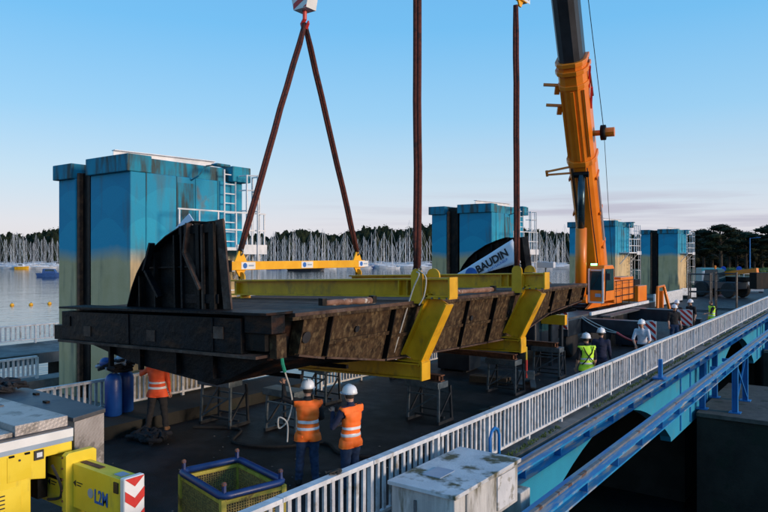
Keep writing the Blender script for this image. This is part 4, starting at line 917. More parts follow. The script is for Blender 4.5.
MB().box(-9.4, -9.1, 3.6, 3.95, 1.781, 1.9).build('deck_box', M['deck_grey'], nc, bevel=.01); MB().box(-10.3, -9.9, 4.3, 4.5, 1.861, 1.875).build('hatch', M['deck_grey'], nc)
MB().prism([(-11.9,4.84),(-8.68,4.84),(-8.86,5.42),(-11.9,5.52)], 'z', 1.74, 1.80).build('tail_cover', M['deck_grey'], nc, bevel=.008)
MB().prism([(-11.9,4.86),(-8.69,4.86),(-8.87,5.40),(-11.9,5.50)], 'z', .93, 1.738).build('tail_flap', M['chequer'], nc)
for x, y in ((-9.9,5.1),(-10.6,5.3)): MB().box(x-.05,x+.05,y-.03,y+.03,1.801,1.83).build('lashing_eye', M['black_steel'], nc)
MB().box(-11.15, -8.8, 4.42, 4.55, .8, 1.39).build('rear_frame', M['black_steel'], nc)
bm_ = MB().lathe([(.014,0),(.014,.012),(.008,.016)], (0,0,0), 6, 'y').xf(Matrix.Rotation(math.pi, 4, 'Z')).mesh('bolt', M['rust'])
for k in range(6): inst(bm_, 'bolt', nc, (-8.42 + .0*k, 4.549, .68 + k*.14))
hg = MB().box(-.008, .012, -.03, .03, -.012, .012).mesh('hinge', M['black_steel'])
for y_, z_ in ((3.98,1.505),(4.17,1.505),(3.4,1.505),(3.76,1.505)): inst(hg, 'hinge', nc, (-8.56, y_, z_))
for k in range(5): MB().box(-8.562, -8.556, 3.4, 3.9, .84+k*.05, .855+k*.05).build('louvre', M['black_paint'], nc)
MB().rope([(-8.5,4.45,1.3),(-8.42,4.52,1.05),(-8.5,4.56,.85),(-8.7,4.5,.8)], .018, 6).build('hydraulic_hose', M['rubber'], nc)
# compartment doors, lamp
def side_panel(y0, y1, z0, z1, nm='compartment_door'):
    o = MB().box(-8.57, -8.562, y0, y1, z0, z1).build(nm, M['crane_yellow'], nc, bevel=.003)
    MB().lathe([(.014,0),(.014,.01)], (-8.562, (y0+y1)/2, z1-.06), 10, 'x').build('knob', M['black_paint'], o)
    return o
side_panel(3.93, 4.22, 1.19, 1.50); side_panel(3.3, 3.86, 1.19, 1.50); side_panel(3.3, 4.1, .78, 1.12)
lm = MB().box(-8.57, -8.55, 4.255, 4.375, 1.39, 1.51).build('lamp_housing', M['black_paint'], nc); MB().box(-8.549, -8.54, 4.28, 4.35, 1.425, 1.485).build('lens', M['lamp_lens'], lm)
# outrigger
hs_ = MB().box(-11.0, -8.36, 4.60, 4.92, .70, 1.345).build('outrigger_housing', M['crane_yellow'], nc, bevel=.008)
MB().prism([(4.55,.62),(4.97,.62),(4.97,1.41),(4.93,1.44),(4.59,1.44),(4.55,1.41)], 'x', -8.44, -8.34).build('flange', M['crane_yellow'], hs_, bevel=.006)
for k in range(10): MB().lathe([(.016,0),(.016,.003)], (-9.2 + .14*(k % 5), 4.68 + .12*(k//5), 1.346), 8).build('hole', M['black_paint'], hs_)
MB().box(-9.0, -8.5, 4.592, 4.599, 1.04, 1.08).build('slot', M['black_steel'], hs_)
ob = MB().box(-8.339, -7.26, 4.64, 4.88, .74, 1.30).build('outrigger_beam', M['crane_yellow'], nc, bevel=.006)
MB().box(-8.3, -7.85, 4.72, 4.80, 1.301, 1.308).build('wear_strip', M['rust'], ob); MB().box(-7.5, -7.35, 4.7, 4.82, 1.301, 1.31).build('cover', M['stripe_grey'], ob)
MB().box(-7.40, -7.31, 4.625, 4.639, 1.12, 1.25).build('socket', M['black_paint'], ob)
MB().lathe([(.06,0),(.06,.006)], (-7.92, 4.634, 1.0), 16, 'y').build('inspection_plate', M['stripe_grey'], ob)
wall_text('L2M', .24, M['print_blue'], ob, -7.68, 4.634, .98, 0, .004, squash=.72)
def arrow(x, z, s, y, p): 
    MB().prism([(x-s,z),(x,z+s*.7),(x,z-s*.7)], 'y', y-.004, y).build('arrow_mark', M['print_black'], p); 
    for k in range(2): MB().box(x+s*.4, x+s*(2.6-.6*k), y-.004, y, z+.012-.035*k, z+.024-.035*k).build('printed_line', M['print_black'], p)
arrow(-8.26, 1.06, .06, 4.638, ob); arrow(-8.82, .98, .06, 4.598, hs_)
ep = MB().box(-7.258, -7.16, 4.62, 4.90, .5, 1.33).build('end_head', M['stripe_white'], nc, bevel=.02)
for k in range(4):
    z = .45 + k*.26
    for s in (-1, 1):
        poly = clip_poly([(4.76, z-.02), (4.76 + s*.25, z+.19), (4.76 + s*.25, z+.31), (4.76, z+.10)], 4.63, 4.89, .51, 1.32)
        if len(poly) > 2: MB().prism(poly, 'x', -7.159, -7.154).build('stripe', M['red_paint'], ep)
MB().box(-7.158, -7.15, 4.64, 4.70, .82, .9).build('sticker', M['crane_yellow'], ep)
MB().tube((-7.4, 4.76, .1), (-7.4, 4.76, .74), .1, .1, 14).build('jack', M['tube_steel'], nc, True); MB().lathe([(.4,.0),(.4,.07),(.14,.12)], (-7.4, 4.76, .002), 18).build('foot_pad', M['black_steel'], nc)
for y in (-3.0, -1.2, 2.4): 
    for x in (-8.85, -10.9): w_ = inst(wm, 'wheel', nc, (x, y, .62)); ORIG[w_.name] = (x,y,.62); inst(rm_, 'rim', w_, (x, y, .62))
hp = thing('rope_heap', 'heap of black rope and chain lying on the near crane deck', 'rope heap', (-11.5, 5.1, 1.8))
for k in range(9):
    pts = [(-11.45 + .42*random.uniform(-1,1), 5.15 + .26*random.uniform(-1,1), 1.83 + random.uniform(0,.13)) for _ in range(9)]
    MB().rope(pts, .03, 5).build('rope_coil', M['rope_dark'], hp)

# ================================================================== BASKET, TRESTLES, SMALL THINGS
bk = thing('steel_basket', 'yellow wire mesh basket with blue tubular rim in the foreground', 'basket', (-6.95, 6.08, 0), R(-14), local=True); bk.scale = (1, 1, .93)
W_, D_ = .62, .43
for x in (-W_, W_):
    for y in (-D_, D_):
        MB().box(x-.035, x+.035, y-.035, y+.035, 0, 1.05).build('corner_post', M['basket_yellow'], bk)
        MB().box(x*.97-.03, x*.97+.03, y*.94-.015, y*.94+.015, 1.12, 1.26).build('lifting_eye', M['dark_blue'], bk); MB().ball((x*.97, y*.94, 1.24), .035, .035, .035, 8, 6).build('pin', M['rust'], bk)
b = MB()
c_ = [(-W_,-D_),(W_,-D_),(W_,D_),(-W_,D_)]; rp = []
for i, (x, y) in enumerate(c_):
    a0 = math.pi + i*math.pi/2
    for k in range(4):
        a = a0 + k*math.pi/6; rp.append((x*.86 + .1*math.cos(a), y*.8 + .1*math.sin(a), 1.09))
b.path(rp + [rp[0]], .05, 8).build('rim', M['dark_blue'], bk, True)
for (x0, y0, x1, y1) in ((-W_,-D_,W_,-D_),(W_,-D_,W_,D_),(W_,D_,-W_,D_),(-W_,D_,-W_,-D_)):
    L_ = math.hypot(x1-x0, y1-y0); g = MB(); n = int(L_/.035)
    dx, dy = (x1-x0)/L_, (y1-y0)/L_
    for k in range(1, n): g.box(x0+dx*L_*k/n-.008, x0+dx*L_*k/n+.008, y0+dy*L_*k/n-.008, y0+dy*L_*k/n+.008, .08, 1.0)
    for k in range(26): g.bar((x0,y0,.1+.035*k), (x1,y1,.1+.035*k), .012, .012)
    tag(g.build('mesh_panel', M['basket_mesh'], bk), kind='stuff')
    MB().bar((x0,y0,1.01), (x1,y1,1.01), .05, .05).build('top_bar', M['basket_yellow'], bk); MB().bar((x0,y0,.05), (x1,y1,.05), .05, .05).build('bottom_bar', M['basket_yellow'], bk)
MB().box(-W_+.04, W_-.04, -D_+.04, D_-.04, .03, .06).build('floor_plate', M['rust_plate'], bk)
ct = thing('scrap_heap', 'dark chains and fittings heaped inside the yellow basket', 'scrap', (-6.95, 6.08, .06), R(-14), local=True)
for k in range(8): MB().rope([(random.uniform(-.5,.5), random.uniform(-.35,.35), random.uniform(.02,.5)) for _ in range(6)], .04, 5).build('chain_piece', M['rope_dark'] if k % 3 else M['rust'], ct)

def trestle(x, y, rz, label, h=1.0, L_=.95, lite=True):
    t = thing('trestle', label, 'trestle', (x, y, 0), rz, 'steel trestles under the gate', local=True); w = .38
    MB().box(-L_/2, L_/2, -w, w*.2, h-.15, h).build('top_tray', M['tube_steel'], t, bevel=.01)
    for sx in (-1, 1):
        for sy in (-1, 1): MB().bar((sx*(L_/2-.04), sy*w*.8, .06), (sx*(L_/2-.06), sy*w*.7, h-.15), .05, .05).build('leg', M['dark_tube'] if sy > 0 else M['tube_steel'], t)
        MB().bar((sx*(L_/2-.04), -w*.9, .04), (sx*(L_/2-.04), w*.9, .04), .07, .07).build('skid', M['dark_tube'], t)
        MB().bar((sx*(L_/2-.05), -w*.75, .15), (sx*(L_/2-.05), w*.75, h-.3), .035, .035).build('brace', M['dark_tube'], t)
    for sy in (-1, 1):
        MB().bar((-L_/2+.06, sy*w*.78, .2), (L_/2-.06, sy*w*.74, .72 if sy < 0 else .2), .035, .035).build('brace', M['tube_steel'] if sy < 0 else M['dark_tube'], t)
        MB().bar((-L_/2+.06, sy*w*.74, .68), (L_/2-.06, sy*w*.74, .68), .035, .035).build('brace', M['tube_steel'], t)
    MB().bar((-L_/2+.06, 0, .12), (L_/2-.06, 0, .12), .06, .05).build('brace', M['dark_tube'], t)
    return t
trestle(-8.6, 13.75, .0, 'steel trestle standing below the near yellow frame'); trestle(-8.55, 17.85, .0, 'steel trestle with pale tubes below the far yellow frame')
trestle(-8.5, 21.0, .05, 'darker steel trestle beyond the far yellow frame')
trestle(-12.1, 13.75, 0, 'steel trestle in shadow under the lake side of the gate'); trestle(-12.0, 17.85, 0, 'steel trestle in deep shadow behind the others')
trestle(-12.35, 10.6, .1, 'dark trestle beneath the near end of the gate', 1.1, 1.0); trestle(-10.6, 11.0, .0, 'dark trestle under the gate between the workers', 1.0, 1.0)
for y, lb in ((13.72, 'rusty steel beam laid across the trestles below the near frame'), (17.8, 'rusty steel beam laid across the trestles below the far frame'), (20.95, 'rusty beam end resting on the farthest trestle')):
    t = thing('support_beam', lb, 'beam', (-10, y, 1.0), group='rusty beams on trestles')
    x0 = -12.5 if y < 20 else -9.6
    MB().isec((x0, y-.1, 1.08), (-8.15, y-.1, 1.08), .15, .18, .02, .02).build('beam_body', M['rust'], t)
    for x in (-8.3, -8.22): MB().box(x-.01, x+.01, y-.18, y-.02, 1.02, 1.14).build('stiffener', M['rust'], t)
pj = thing('pallet_truck', 'pallet truck with upright red and yellow handle near the far trestle', 'pallet truck', (-8.55, 19.3, 0), R(25), local=True)
MB().path([(0,0,.2),(0,.05,.75)], .04, 8).build('handle', M['red_paint'], pj); MB().path([(0,.05,.75),(0,.1,1.15)], .03, 8).build('grip', M['crane_yellow'], pj)
for x in (-.18,.18): MB().box(x-.08, x+.08, -1.1, 0, .1, .16).build('fork', M['tube_steel'], pj, bevel=.01); MB().tube((x-.05,-.95,.08), (x+.05,-.95,.08), .08, .08, 10).build('roller', M['rubber'], pj)
MB().box(-.25, .25, -.02, .14, .08, .42).build('pump_body', M['tube_steel'], pj, bevel=.02); MB().tube((-.12,.1,.1), (.12,.1,.1), .1, .1, 12).build('steer_wheel', M['rubber'], pj)

for k, (x, y, lb) in enumerate(((-14.15, 8.85, 'blue gas cylinder in front of the low white railing, nearer one'), (-14.3, 9.25, 'blue gas cylinder half hidden behind its twin by the railing'))):
    t = thing('gas_cylinder', lb, 'gas cylinder', (x, y, .28), group='blue gas cylinders', local=True)
    MB().lathe([(.16,.0),(.19,.03),(.19,.82),(.16,.92),(.08,.98)], n=18).build('tank', M['can_blue'], t, True); MB().lathe([(.04,.98),(.05,1.02),(.05,1.08),(.03,1.1)], n=10).build('valve', M['tube_steel'], t)
    MB().path([(.1*math.cos(a), .1*math.sin(a), 1.08) for a in [2*math.pi*j/12 for j in range(13)]], .016, 6).build('guard_ring', M['can_blue'], t)
t = thing('rope_heap', 'tangle of black straps and blue sacks thrown over the gas cylinders', 'rope heap', (-14.2, 9.0, 1.26))
for k in range(10):
    MB().rope([(-14.22 + .3*random.uniform(-1,1), 9.0 + .36*random.uniform(-1,1), 1.30 + random.uniform(-.0,.28)) for _ in range(8)], .04, 5).build('strap', M['rope_dark'] if k % 4 else M['stripe_grey'], t)
MB().ball((-14.3,8.75,1.5), .16,.14,.13, 10, 7).build('sack', M['can_blue'], t, True); MB().ball((-14.2,9.1,1.55), .14,.15,.14, 10, 7).build('sack', M['stripe_grey'], t, True)
t = thing('rope_heap', 'dark heap of netting on the road at the red-vested worker', 'rope heap', (-12.5, 8.9, 0))
for k in range(9): MB().rope([(-12.55 + .5*random.uniform(-1,1), 8.7 + .3*random.uniform(-1,1), .05 + random.uniform(0,.13)) for _ in range(9)], .05, 5).build('rope_coil', M['rope_dark'], t)
def hose(label, pts, r, m):
    t = thing('hose', label, 'hose', (pts[0][0], pts[0][1], 0)); MB().rope([(x, y, r) for x, y in pts], r, 6).build('hose_line', m, t)
hose('black hose snaking over the road behind the two orange-vested workers', [(-12.6,9.9),(-11.6,10.4),(-10.9,9.6),(-9.9,9.9),(-9.3,10.7),(-8.4,10.3),(-7.2,11.2),(-6.6,13.0),(-6.5,16)], .03, M['rubber'])
hose('thin pale cable lying along the road beside the near trestle', [(-7.0,10.2),(-7.6,12.2),(-7.2,14.0),(-7.4,16.2),(-7.0,18.9),(-7.3,21)], .014, M['tube_steel'])
def timber(x, y, rz, n, label):
    t = thing('timber_stack', label, 'timber', (x, y, 0), rz, local=True); bmh = MB().box(-.6,.6,-.06,.06,0,.1).mesh('plank', mat('timber', (.05,.036,.025), (.09,.065,.042), .9, scale=8, st=(.3,3,3)))
    for k in range(n): p = inst(bmh, 'plank', t, (random.uniform(-.08,.08), (k % 3 - 1)*.14, .002 + .102*(k//3))); p.rotation_euler = (0,0,random.uniform(-.05,.05))
timber(-7.6, 15.6, 1.3, 4, 'timber planks beside the far trestle'); timber(-9.6, 18.9, .1, 6, 'timber planks in the shade under the far frame')
# loose debris on the road
dm = [MB().add([(random.uniform(-.05,.05), random.uniform(-.05,.05), random.uniform(0,.02)) for _ in range(5)], [(0,1,2),(0,2,3),(0,3,4),(1,2,3)]).mesh('chip', M['worn_side' if k else 'rope_white']) for k in range(3)]
b = MB()
for k in range(170):
    if k % 2: x, y = random.gauss(-8.1, .6), random.gauss(8.0, 1.0)
    else: x, y = random.uniform(-12.8, -6.1), random.uniform(5.6, 24)
    if not -13 < x < -6.05: continue
    s = random.uniform(.008, .03); a = random.uniform(0, 6.28)
    b.add([(x+s*math.cos(a), y+s*math.sin(a), .002), (x+s*math.cos(a+2), y+s*math.sin(a+2), .002), (x+s*math.cos(a+4), y+s*math.sin(a+4), .002), (x, y, .002+s*.7)], [(0,1,3),(1,2,3),(2,0,3)])
tag(b.build('debris', M['concrete']), 'pale chips and grit scattered on the road around the workers', 'debris', kind='stuff')

# ================================================================== FAR END OF THE ROAD
def scaffold(x, y, rz, label):
    t = thing('scaffold_frame', label, 'scaffold', (x, y, 0), rz, 'scaffold frames on the road', local=True)
    for sx in (-.6, .6):
        for sy in (-.55, .55): MB().tube((sx,sy,0), (sx,sy,2.9), .045, .045, 6).build('upright', M['dark_tube'], t)
        for z in (.5, 1.1, 1.7, 2.3, 2.8): MB().tube((sx,-.55,z), (sx,.55,z), .03, .03, 6).build('ledger', M['dark_tube'], t)
    for z in (.5, 1.7, 2.8):
        for sy in (-.55, .55): MB().tube((-.6,sy,z), (.6,sy,z), .03, .03, 6).build('ledger', M['dark_tube'], t)
    return t
scaffold(-8.5, 45.4, .1, 'dark scaffold frame nearer the last tower'); scaffold(-7.4, 47.8, .1, 'dark scaffold frame in front of the tractor')
tr = thing('tractor', 'dark telehandler with big tyres and orange beacon parked across the road', 'tractor', (-11.3, 70.5, 0), R(65), local=True)
MB().box(-1.0,1.0,-2.0,2.2,.8,1.5).build('chassis', M['navy_body'], tr, bevel=.05); MB().prism([(-.4,1.5),(1.3,1.5),(1.1,2.6),(-.2,2.65)], 'x', -.95, .1).build('cab', M['glass'], tr, bevel=.04)
MB().box(.2,1.0,-2.2,.6,1.5,1.95).build('engine_hood', M['black_steel'], tr, bevel=.05); MB().bar((.5,1.8,2.0), (.5,-3.2,2.6), .35, .4).build('boom', M['crane_orange'], tr); MB().box(-.6,1.5,-3.8,-3.1,.9,2.4).build('bucket', M['black_steel'], tr, bevel=.05)
for x in (-1.05,1.05):
    for y in (-1.4,1.4): MB().lathe([(.3,-.22),(.66,-.22),(.74,-.1),(.74,.1),(.66,.22),(.3,.22)], (x,y,.74), 18, 'x').build('wheel', M['rubber'], tr)
MB().lathe([(.1,2.66),(.1,2.95),(.05,3.0)], (-.4,.4,0), 10).build('beacon', M['crane_orange'], tr)
tk = thing('truck', 'small teal and white truck parked past the scaffolds', 'truck', (-13.6, 78.0, 0), R(20), local=True)
MB().box(-1.0,1.0,-2.4,2.4,.5,1.0).build('chassis', M['black_steel'], tk); MB().prism([(-2.4,1.0),(-.9,1.0),(-.9,2.3),(-1.9,2.35),(-2.35,1.7)], 'x', -1, 1).build('cab', M['boat_white'], tk, bevel=.04)
MB().box(-1.0,1.0,-.8,2.4,1.002,2.6).build('cargo_box', M['teal'], tk, bevel=.02); MB().box(-.85,.85,-2.38,-2.2,1.7,2.15).build('windscreen', M['glass'], tk)
for x in (-.9,.9):
    for y in (-1.6,1.5): MB().lathe([(.2,-.12),(.38,-.12),(.42,0),(.38,.12),(.2,.12)], (x,y,.42), 14, 'x').build('wheel', M['rubber'], tk)
def barrier(x0, y0, x1, y1, label, m, h=.95, th=.12):
    t = thing('barrier', label, 'barrier', (x0, y0, 0)); MB().bar((x0,y0,h*.55), (x1,y1,h*.55), th, h*.9).build('panel', m, t)
    for f in (.08, .92): p = Vector((x0,y0,0)).lerp(Vector((x1,y1,0)), f); MB().box(p.x-.2,p.x+.2,p.y-.1,p.y+.1,.0,.09).build('foot', M['rubber'], t)
    return t
barrier(-13.0, 52.5, -13.05, 62.0, 'low white hoarding along the road below the last tower', M['white_paint'], 1.05)
barrier(-13.9, 66.0, -12.9, 67.0, 'white plastic barrier at the foot of the last tower', M['white_paint'])
barrier(-12.9, 75.0, -12.2, 75.6, 'red plastic barrier beside the teal truck', M['red_paint'])
barrier(-12.2, 80.0, -9.0, 81.5, 'long grey fence panel behind the tractor', M['bar_paint'], 1.2, .06)
fn = thing('fence', 'pale rail fence along the far bank', 'fence', (-12, 118, 0))
for k in range(14):
    p = Vector((-18.0 + 2.6*k, 112 + 3.2*k, 0)); MB().box(p.x-.06, p.x+.06, p.y-.06, p.y+.06, -.05, 1.15).build('post', M['bar_paint'], fn)
    if k < 13:
        q = p + Vector((2.6,3.2,0))
        for z in (.55, 1.1): MB().bar((p.x,p.y,z), (q.x,q.y,z), .05, .07).build('rail', M['bar_paint'], fn)
lp = thing('lamp_post', 'tall blue lamp post on the far bank before the pines', 'lamp post', (-20.1, 159, 0), local=True)
MB().tube((0,0,-.05), (0,0,7.6), .13, .08, 8).build('pole', M['blue_steel'], lp); MB().bar((0,0,7.5), (1.6,-.6,7.7), .08, .08).build('arm', M['blue_steel'], lp); MB().box(1.3,2.0,-.85,-.5,7.6,7.75).build('lamp_head', M['blue_steel'], lp)
for x, y, lb in ((-14.0, 88.5, 'round blue road sign nearer the tractor'), (-12.6, 90.5, 'round blue road sign just past the tractor')):
    t = thing('road_sign', lb, 'sign', (x, y, 0), group='blue road signs', local=True)
    MB().tube((0,0,0), (0,0,2.2), .04, .04, 6).build('pole', M['tube_steel'], t); MB().lathe([(.3,-.02),(.3,.02)], (0,-.06,2.35), 16, 'y').build('sign_plate', M['sign_blue'], t)
kb = thing('site_light', 'white box lamp on a short stand beyond the far end of the gate', 'site light', (-14.2, 34.6, 0), local=True)
MB().tube((0,0,.28), (0,0,3.3), .05, .05, 8).build('stand', M['tube_steel'], kb); MB().box(-.5,.5,-.15,.15,3.3,3.62).build('lamp_box', M['boat_white'], kb, bevel=.02)

# ================================================================== PEOPLE
def person(label, loc, rz, top, legs, vest=None, helmet=True, pose=None, boots='dark_boot', sleeves=True, vox=.022, hgt=1.0, tool=None, harness=False, head_yaw=0.0, lean=0.0):
    t = thing('person', label, 'person', (loc[0], loc[1], loc[2] if len(loc) > 2 else 0), rz, local=True)
    t.scale = (hgt, hgt, hgt)
    J = dict(pel=(0,0,.95), sp=(0,-.01,1.13), ch=(0,-.015,1.33), nk=(0,.0,1.49), hd=(0,.02,1.6),
             sl=(-.19,0,1.43), sr=(.19,0,1.43), el=(-.25,-.02,1.14), er=(.25,-.02,1.14), wl=(-.26,.09,.89), wr=(.26,.09,.89),
             hl=(-.095,0,.92), hr=(.095,0,.92), kl=(-.11,.03,.5), kr=(.11,.03,.5), al=(-.12,-.02,.09), ar=(.12,-.02,.09), tl=(-.15,.15,.045), tr=(.15,.15,.045))
    J.update(pose or {}); J = {k: Vector(v) for k, v in J.items()}
    if lean:
        Rm = Matrix.Rotation(-lean, 3, 'X')
        for k in ('sp','ch','nk','hd','sl','sr','el','er','wl','wr'): J[k] = J['pel'] + Rm @ (J[k] - J['pel'])
    b = MB()
    def limb(a, c, ra, rc, n=10): b.path([a, a.lerp(c, .35), a.lerp(c, .7), c], [ra, (ra*.62+rc*.38)*1.06, ra*.3+rc*.7, rc], n)
    def blob(p, r, s=(1,1,1)): b.ball(p, r*s[0], r*s[1], r*s[2], 10, 8)
    def torso(pts):   # elliptical loft
        vs = []; n = 14
        for p, rx, ry in pts:
            for k in range(n):
                a = 2*math.pi*k/n; vs.append((p[0]+rx*math.cos(a), p[1]+ry*math.sin(a), p[2]))
        m = len(pts); b.add(vs, [(i*n+k, i*n+(k+1)%n, (i+1)*n+(k+1)%n, (i+1)*n+k) for i in range(m-1) for k in range(n)] + [tuple(range(n-1,-1,-1)), tuple((m-1)*n+k for k in range(n))])
    torso([(J['pel']-Vector((0,0,.12)), .15,.11), (J['pel'], .175,.125), (J['sp'], .158,.112), (J['ch'], .185,.125), (J['ch'].lerp(J['nk'], .65), .15,.095), (J['nk'], .07,.065)])
    limb(J['nk']-Vector((0,0,.05)), J['hd']+Vector((0,0,.0)), .062, .056)
    for s in 'lr':
        limb(J['ch']+Vector((0,0,.06)), J['s'+s], .09, .078); blob(J['s'+s], .078)
        limb(J['s'+s], J['e'+s], .072, .052); blob(J['e'+s], .052); limb(J['e'+s], J['w'+s], .052, .036)
        hd_ = (J['w'+s]-J['e'+s]).normalized(); blob(J['w'+s]+hd_*.05, .046, (.85,.9,1.1))
        limb(J['h'+s]+Vector((0,0,-.02)), J['k'+s], .112, .082); blob(J['k'+s], .082); limb(J['k'+s], J['a'+s], .08, .07)
        limb(J['a'+s]+Vector((0,-.03,-.02)), J['t'+s], .052, .042); blob(J['a'+s]+Vector((0,-.03,-.03)), .05)
    hc = J['hd'] + Vector((0,.015,.06))
    b.ball(hc, .076, .095, .115, 14, 10); b.ball(hc+Vector((0,.03,-.06)), .055, .06, .055, 10, 8); b.ball(hc+Vector((0,.1,-.015)), .014, .02, .024, 8, 6)
    for s in (-1,1): b.ball(hc+Vector((s*.078,-.005,-.01)), .013, .024, .034, 8, 6)
    if head_yaw:
        n0 = len(b.v)
    tmp = bpy.data.objects.new('tmp', b.mesh('tmp', None)); col.objects.link(tmp)
    md = tmp.modifiers.new('r', 'REMESH'); md.mode = 'VOXEL'; md.voxel_size = vox
    md = tmp.modifiers.new('s', 'SMOOTH'); md.iterations = 5; md.factor = .5
    dg = bpy.context.evaluated_depsgraph_get(); me = bpy.data.meshes.new_from_object(tmp.evaluated_get(dg)); bpy.data.objects.remove(tmp); me.name = 'body'
    bones = [('torso',J['pel']-Vector((0,0,.05)),J['pel'],.14),('torso',J['pel'],J['sp'],.14),('torso',J['sp'],J['ch'],.14),('torso',J['ch'],J['nk']-Vector((0,0,.03)),.13),('neck',J['nk']+Vector((0,0,.03)),J['hd'],.06),('head',J['hd'],hc+Vector((0,0,.05)),.09)]
    for s in 'lr':
        bones += [('torso',J['ch']+Vector((0,0,.06)),J['ch'].lerp(J['s'+s],.8)+Vector((0,0,.03)),.085),('arm',J['s'+s]+(J['e'+s]-J['s'+s])*.12,J['e'+s],.06),('fore',J['e'+s],J['w'+s],.045),('hand',J['w'+s],J['w'+s]+(J['w'+s]-J['e'+s]).normalized()*.1,.045),
                  ('leg',J['h'+s]-Vector((0,0,.06)),J['k'+s],.08),('leg',J['k'+s],J['a'+s]+Vector((0,0,.06)),.06),('foot',J['a'+s]+Vector((0,-.02,.0)),J['t'+s],.05)]
    def near(p):
        best = None
        for nm, a, c, r in bones:
            d = c - a; f = max(0, min(1, (p-a).dot(d)/max(d.length_squared,1e-9))); q = (p-(a+d*f)).length - r
            if best is None or q < best[0]: best = (q, nm)
        return best[1]
    for v in me.vertices:       # cloth folds
        if v.co.z < hc.z - .12:
            n_ = noise.noise(v.co*9 + Vector((loc[0],0,0))) * .012 + noise.noise(Vector((v.co.x*7, v.co.y*7, v.co.z*20 + loc[1]))) * .010
            v.co += v.normal * n_
    mats = [M[top], M[legs], M['skin'], M[boots], M['hair']]
    for m_ in mats: me.materials.append(m_)
    for p in me.polygons:
        k = near(p.center)
        if k in ('torso', 'arm'): i = 0 if not (k == 'torso' and p.center.z < J['pel'].z - .0) else 1
        elif k == 'fore': i = 0 if sleeves else 2
        elif k == 'leg': i = 1
        elif k == 'foot': i = 3
        else: i = 2
        if k == 'head' and p.center.y < hc.y + .03 and p.center.z > hc.z - .05: i = 4
        p.material_index = i; p.use_smooth = True
    body_src = me.copy()
    # fingers, eyes and mouth joined into the one body mesh
    fb = MB()
    for s in 'lr':
        sg = -1 if s == 'l' else 1
        d = (J['w'+s]-J['e'+s]).normalized(); side = d.cross(Vector((0,0,1))); side = side.normalized() if side.length > .2 else Vector((0,1,0)); cu = side.cross(d)
        pc = J['w'+s] + d*.07
        for k, ln in enumerate((.062,.074,.07,.055)):
            a = pc + side*(k-1.5)*.02; fb.path([a, a+d*ln*.5-cu*.004, a+d*ln*.85-cu*.025, a+d*ln*.95-cu*.045], [.0095,.009,.0085,.006], 6)
        a = J['w'+s] + d*.03 - side*.03; fb.path([a, a - side*.03 + d*.025, a - side*.032 + d*.06 - cu*.015], [.012,.0105,.007], 6)
    nskin = len(fb.f)
    for s in (-1,1): fb.ball(hc+Vector((s*.03,.085,.01)), .011, .01, .008, 8, 6)
    fb.ball(hc+Vector((0,.093,-.058)), .022, .008, .005, 8, 6)
    bm = bmesh.new(); bm.from_mesh(me); base = len(bm.faces)
    vs_ = [bm.verts.new(p) for p in fb.v]
    for i, f in enumerate(fb.f):
        fc = bm.faces.new([vs_[k] for k in f]); fc.material_index = 2 if i < nskin else 4; fc.smooth = True
    bm.to_mesh(me); bm.free()
    bo = bpy.data.objects.new('body', me); col.objects.link(bo); bo.parent = t
    if vest:
        def shell(nm, m_, off, z0, z1, keep=lambda p, k: k == 'torso', parent=None):
            bm = bmesh.new(); bm.from_mesh(body_src)
            up = (J['nk']-J['pel']).normalized()
            kill = [f for f in bm.faces if not keep(f.calc_center_median(), near(f.calc_center_median()))]
            bmesh.ops.delete(bm, geom=kill, context='FACES')
            for zz, sg in ((z0, -1), (z1, 1)):
                bmesh.ops.bisect_plane(bm, geom=bm.verts[:]+bm.edges[:]+bm.faces[:], plane_co=J['pel']+up*(zz-.95), plane_no=up*sg, clear_outer=True)
            bm.normal_update()
            for v in bm.verts:
                fl = max(0, (1.05 - v.co.z)) * .03 - (.012 if v.co.z > 1.4 else 0)
                v.co += v.normal*(off + fl)
            m2 = bpy.data.meshes.new(nm); bm.to_mesh(m2); bm.free(); m2.materials.clear(); m2.materials.append(m_)
            for p in m2.polygons: p.material_index = 0; p.use_smooth = True
            o = bpy.data.objects.new(nm, m2); col.objects.link(o); o.parent = parent or t
            sd_ = o.modifiers.new('thick', 'SOLIDIFY'); sd_.thickness = .008; sd_.offset = -1
            return o
        kp = lambda p, k: k == 'torso' or (k == 'leg' and p.z > .78) or (k == 'arm' and p.z > J['ch'].z + .04 and abs(p.x) < .2)
        vo = shell('safety_vest', M[vest], .022, .80, 1.485, kp)
        for (a, c) in ((.985, 1.035), (1.105, 1.155)): shell('reflective_band', M['reflect'], .027, a, c, kp, vo)
    if harness:
        for s in (-1, 1): MB().path([(s*.15,-.12,1.47),(s*.08,-.165,1.3),(-s*.1,-.175,1.08),(-s*.17,-.09,.98)], .016, 5).build('harness_strap', M['black_cloth']).parent = t
    if helmet:
        hm = MB(); cy = hc + Vector((0,-.005,.045))
        prof_ = [(.134,-.012),(.13,.02),(.124,.06),(.105,.098),(.072,.124),(.03,.136),(.001,.137)]
        hm.lathe(prof_, cy, 20); 
        ho = MB(); ho.v = [(cy.x+(v[0]-cy.x)*.92, cy.y+(v[1]-cy.y)*1.08, v[2]) for v in hm.v]; ho.f = hm.f
        h_ = ho.build('helmet', M['helmet'], None, True); h_.parent = t
        br_ = MB().prism([(cy.x+.125*math.cos(a)*(.98), cy.y + .05 + .145*math.sin(a)) for a in [math.pi*k/12 for k in range(13)]], 'z', cy.z-.016, cy.z-.004).build('brim', M['helmet']); br_.parent = h_
        rd = MB().path([(cy.x, cy.y+.13*math.cos(a), cy.z+.01+.132*math.sin(a)) for a in [math.pi*k/10 for k in range(1,10)]], .012, 6).build('ridge', M['helmet']); rd.parent = h_
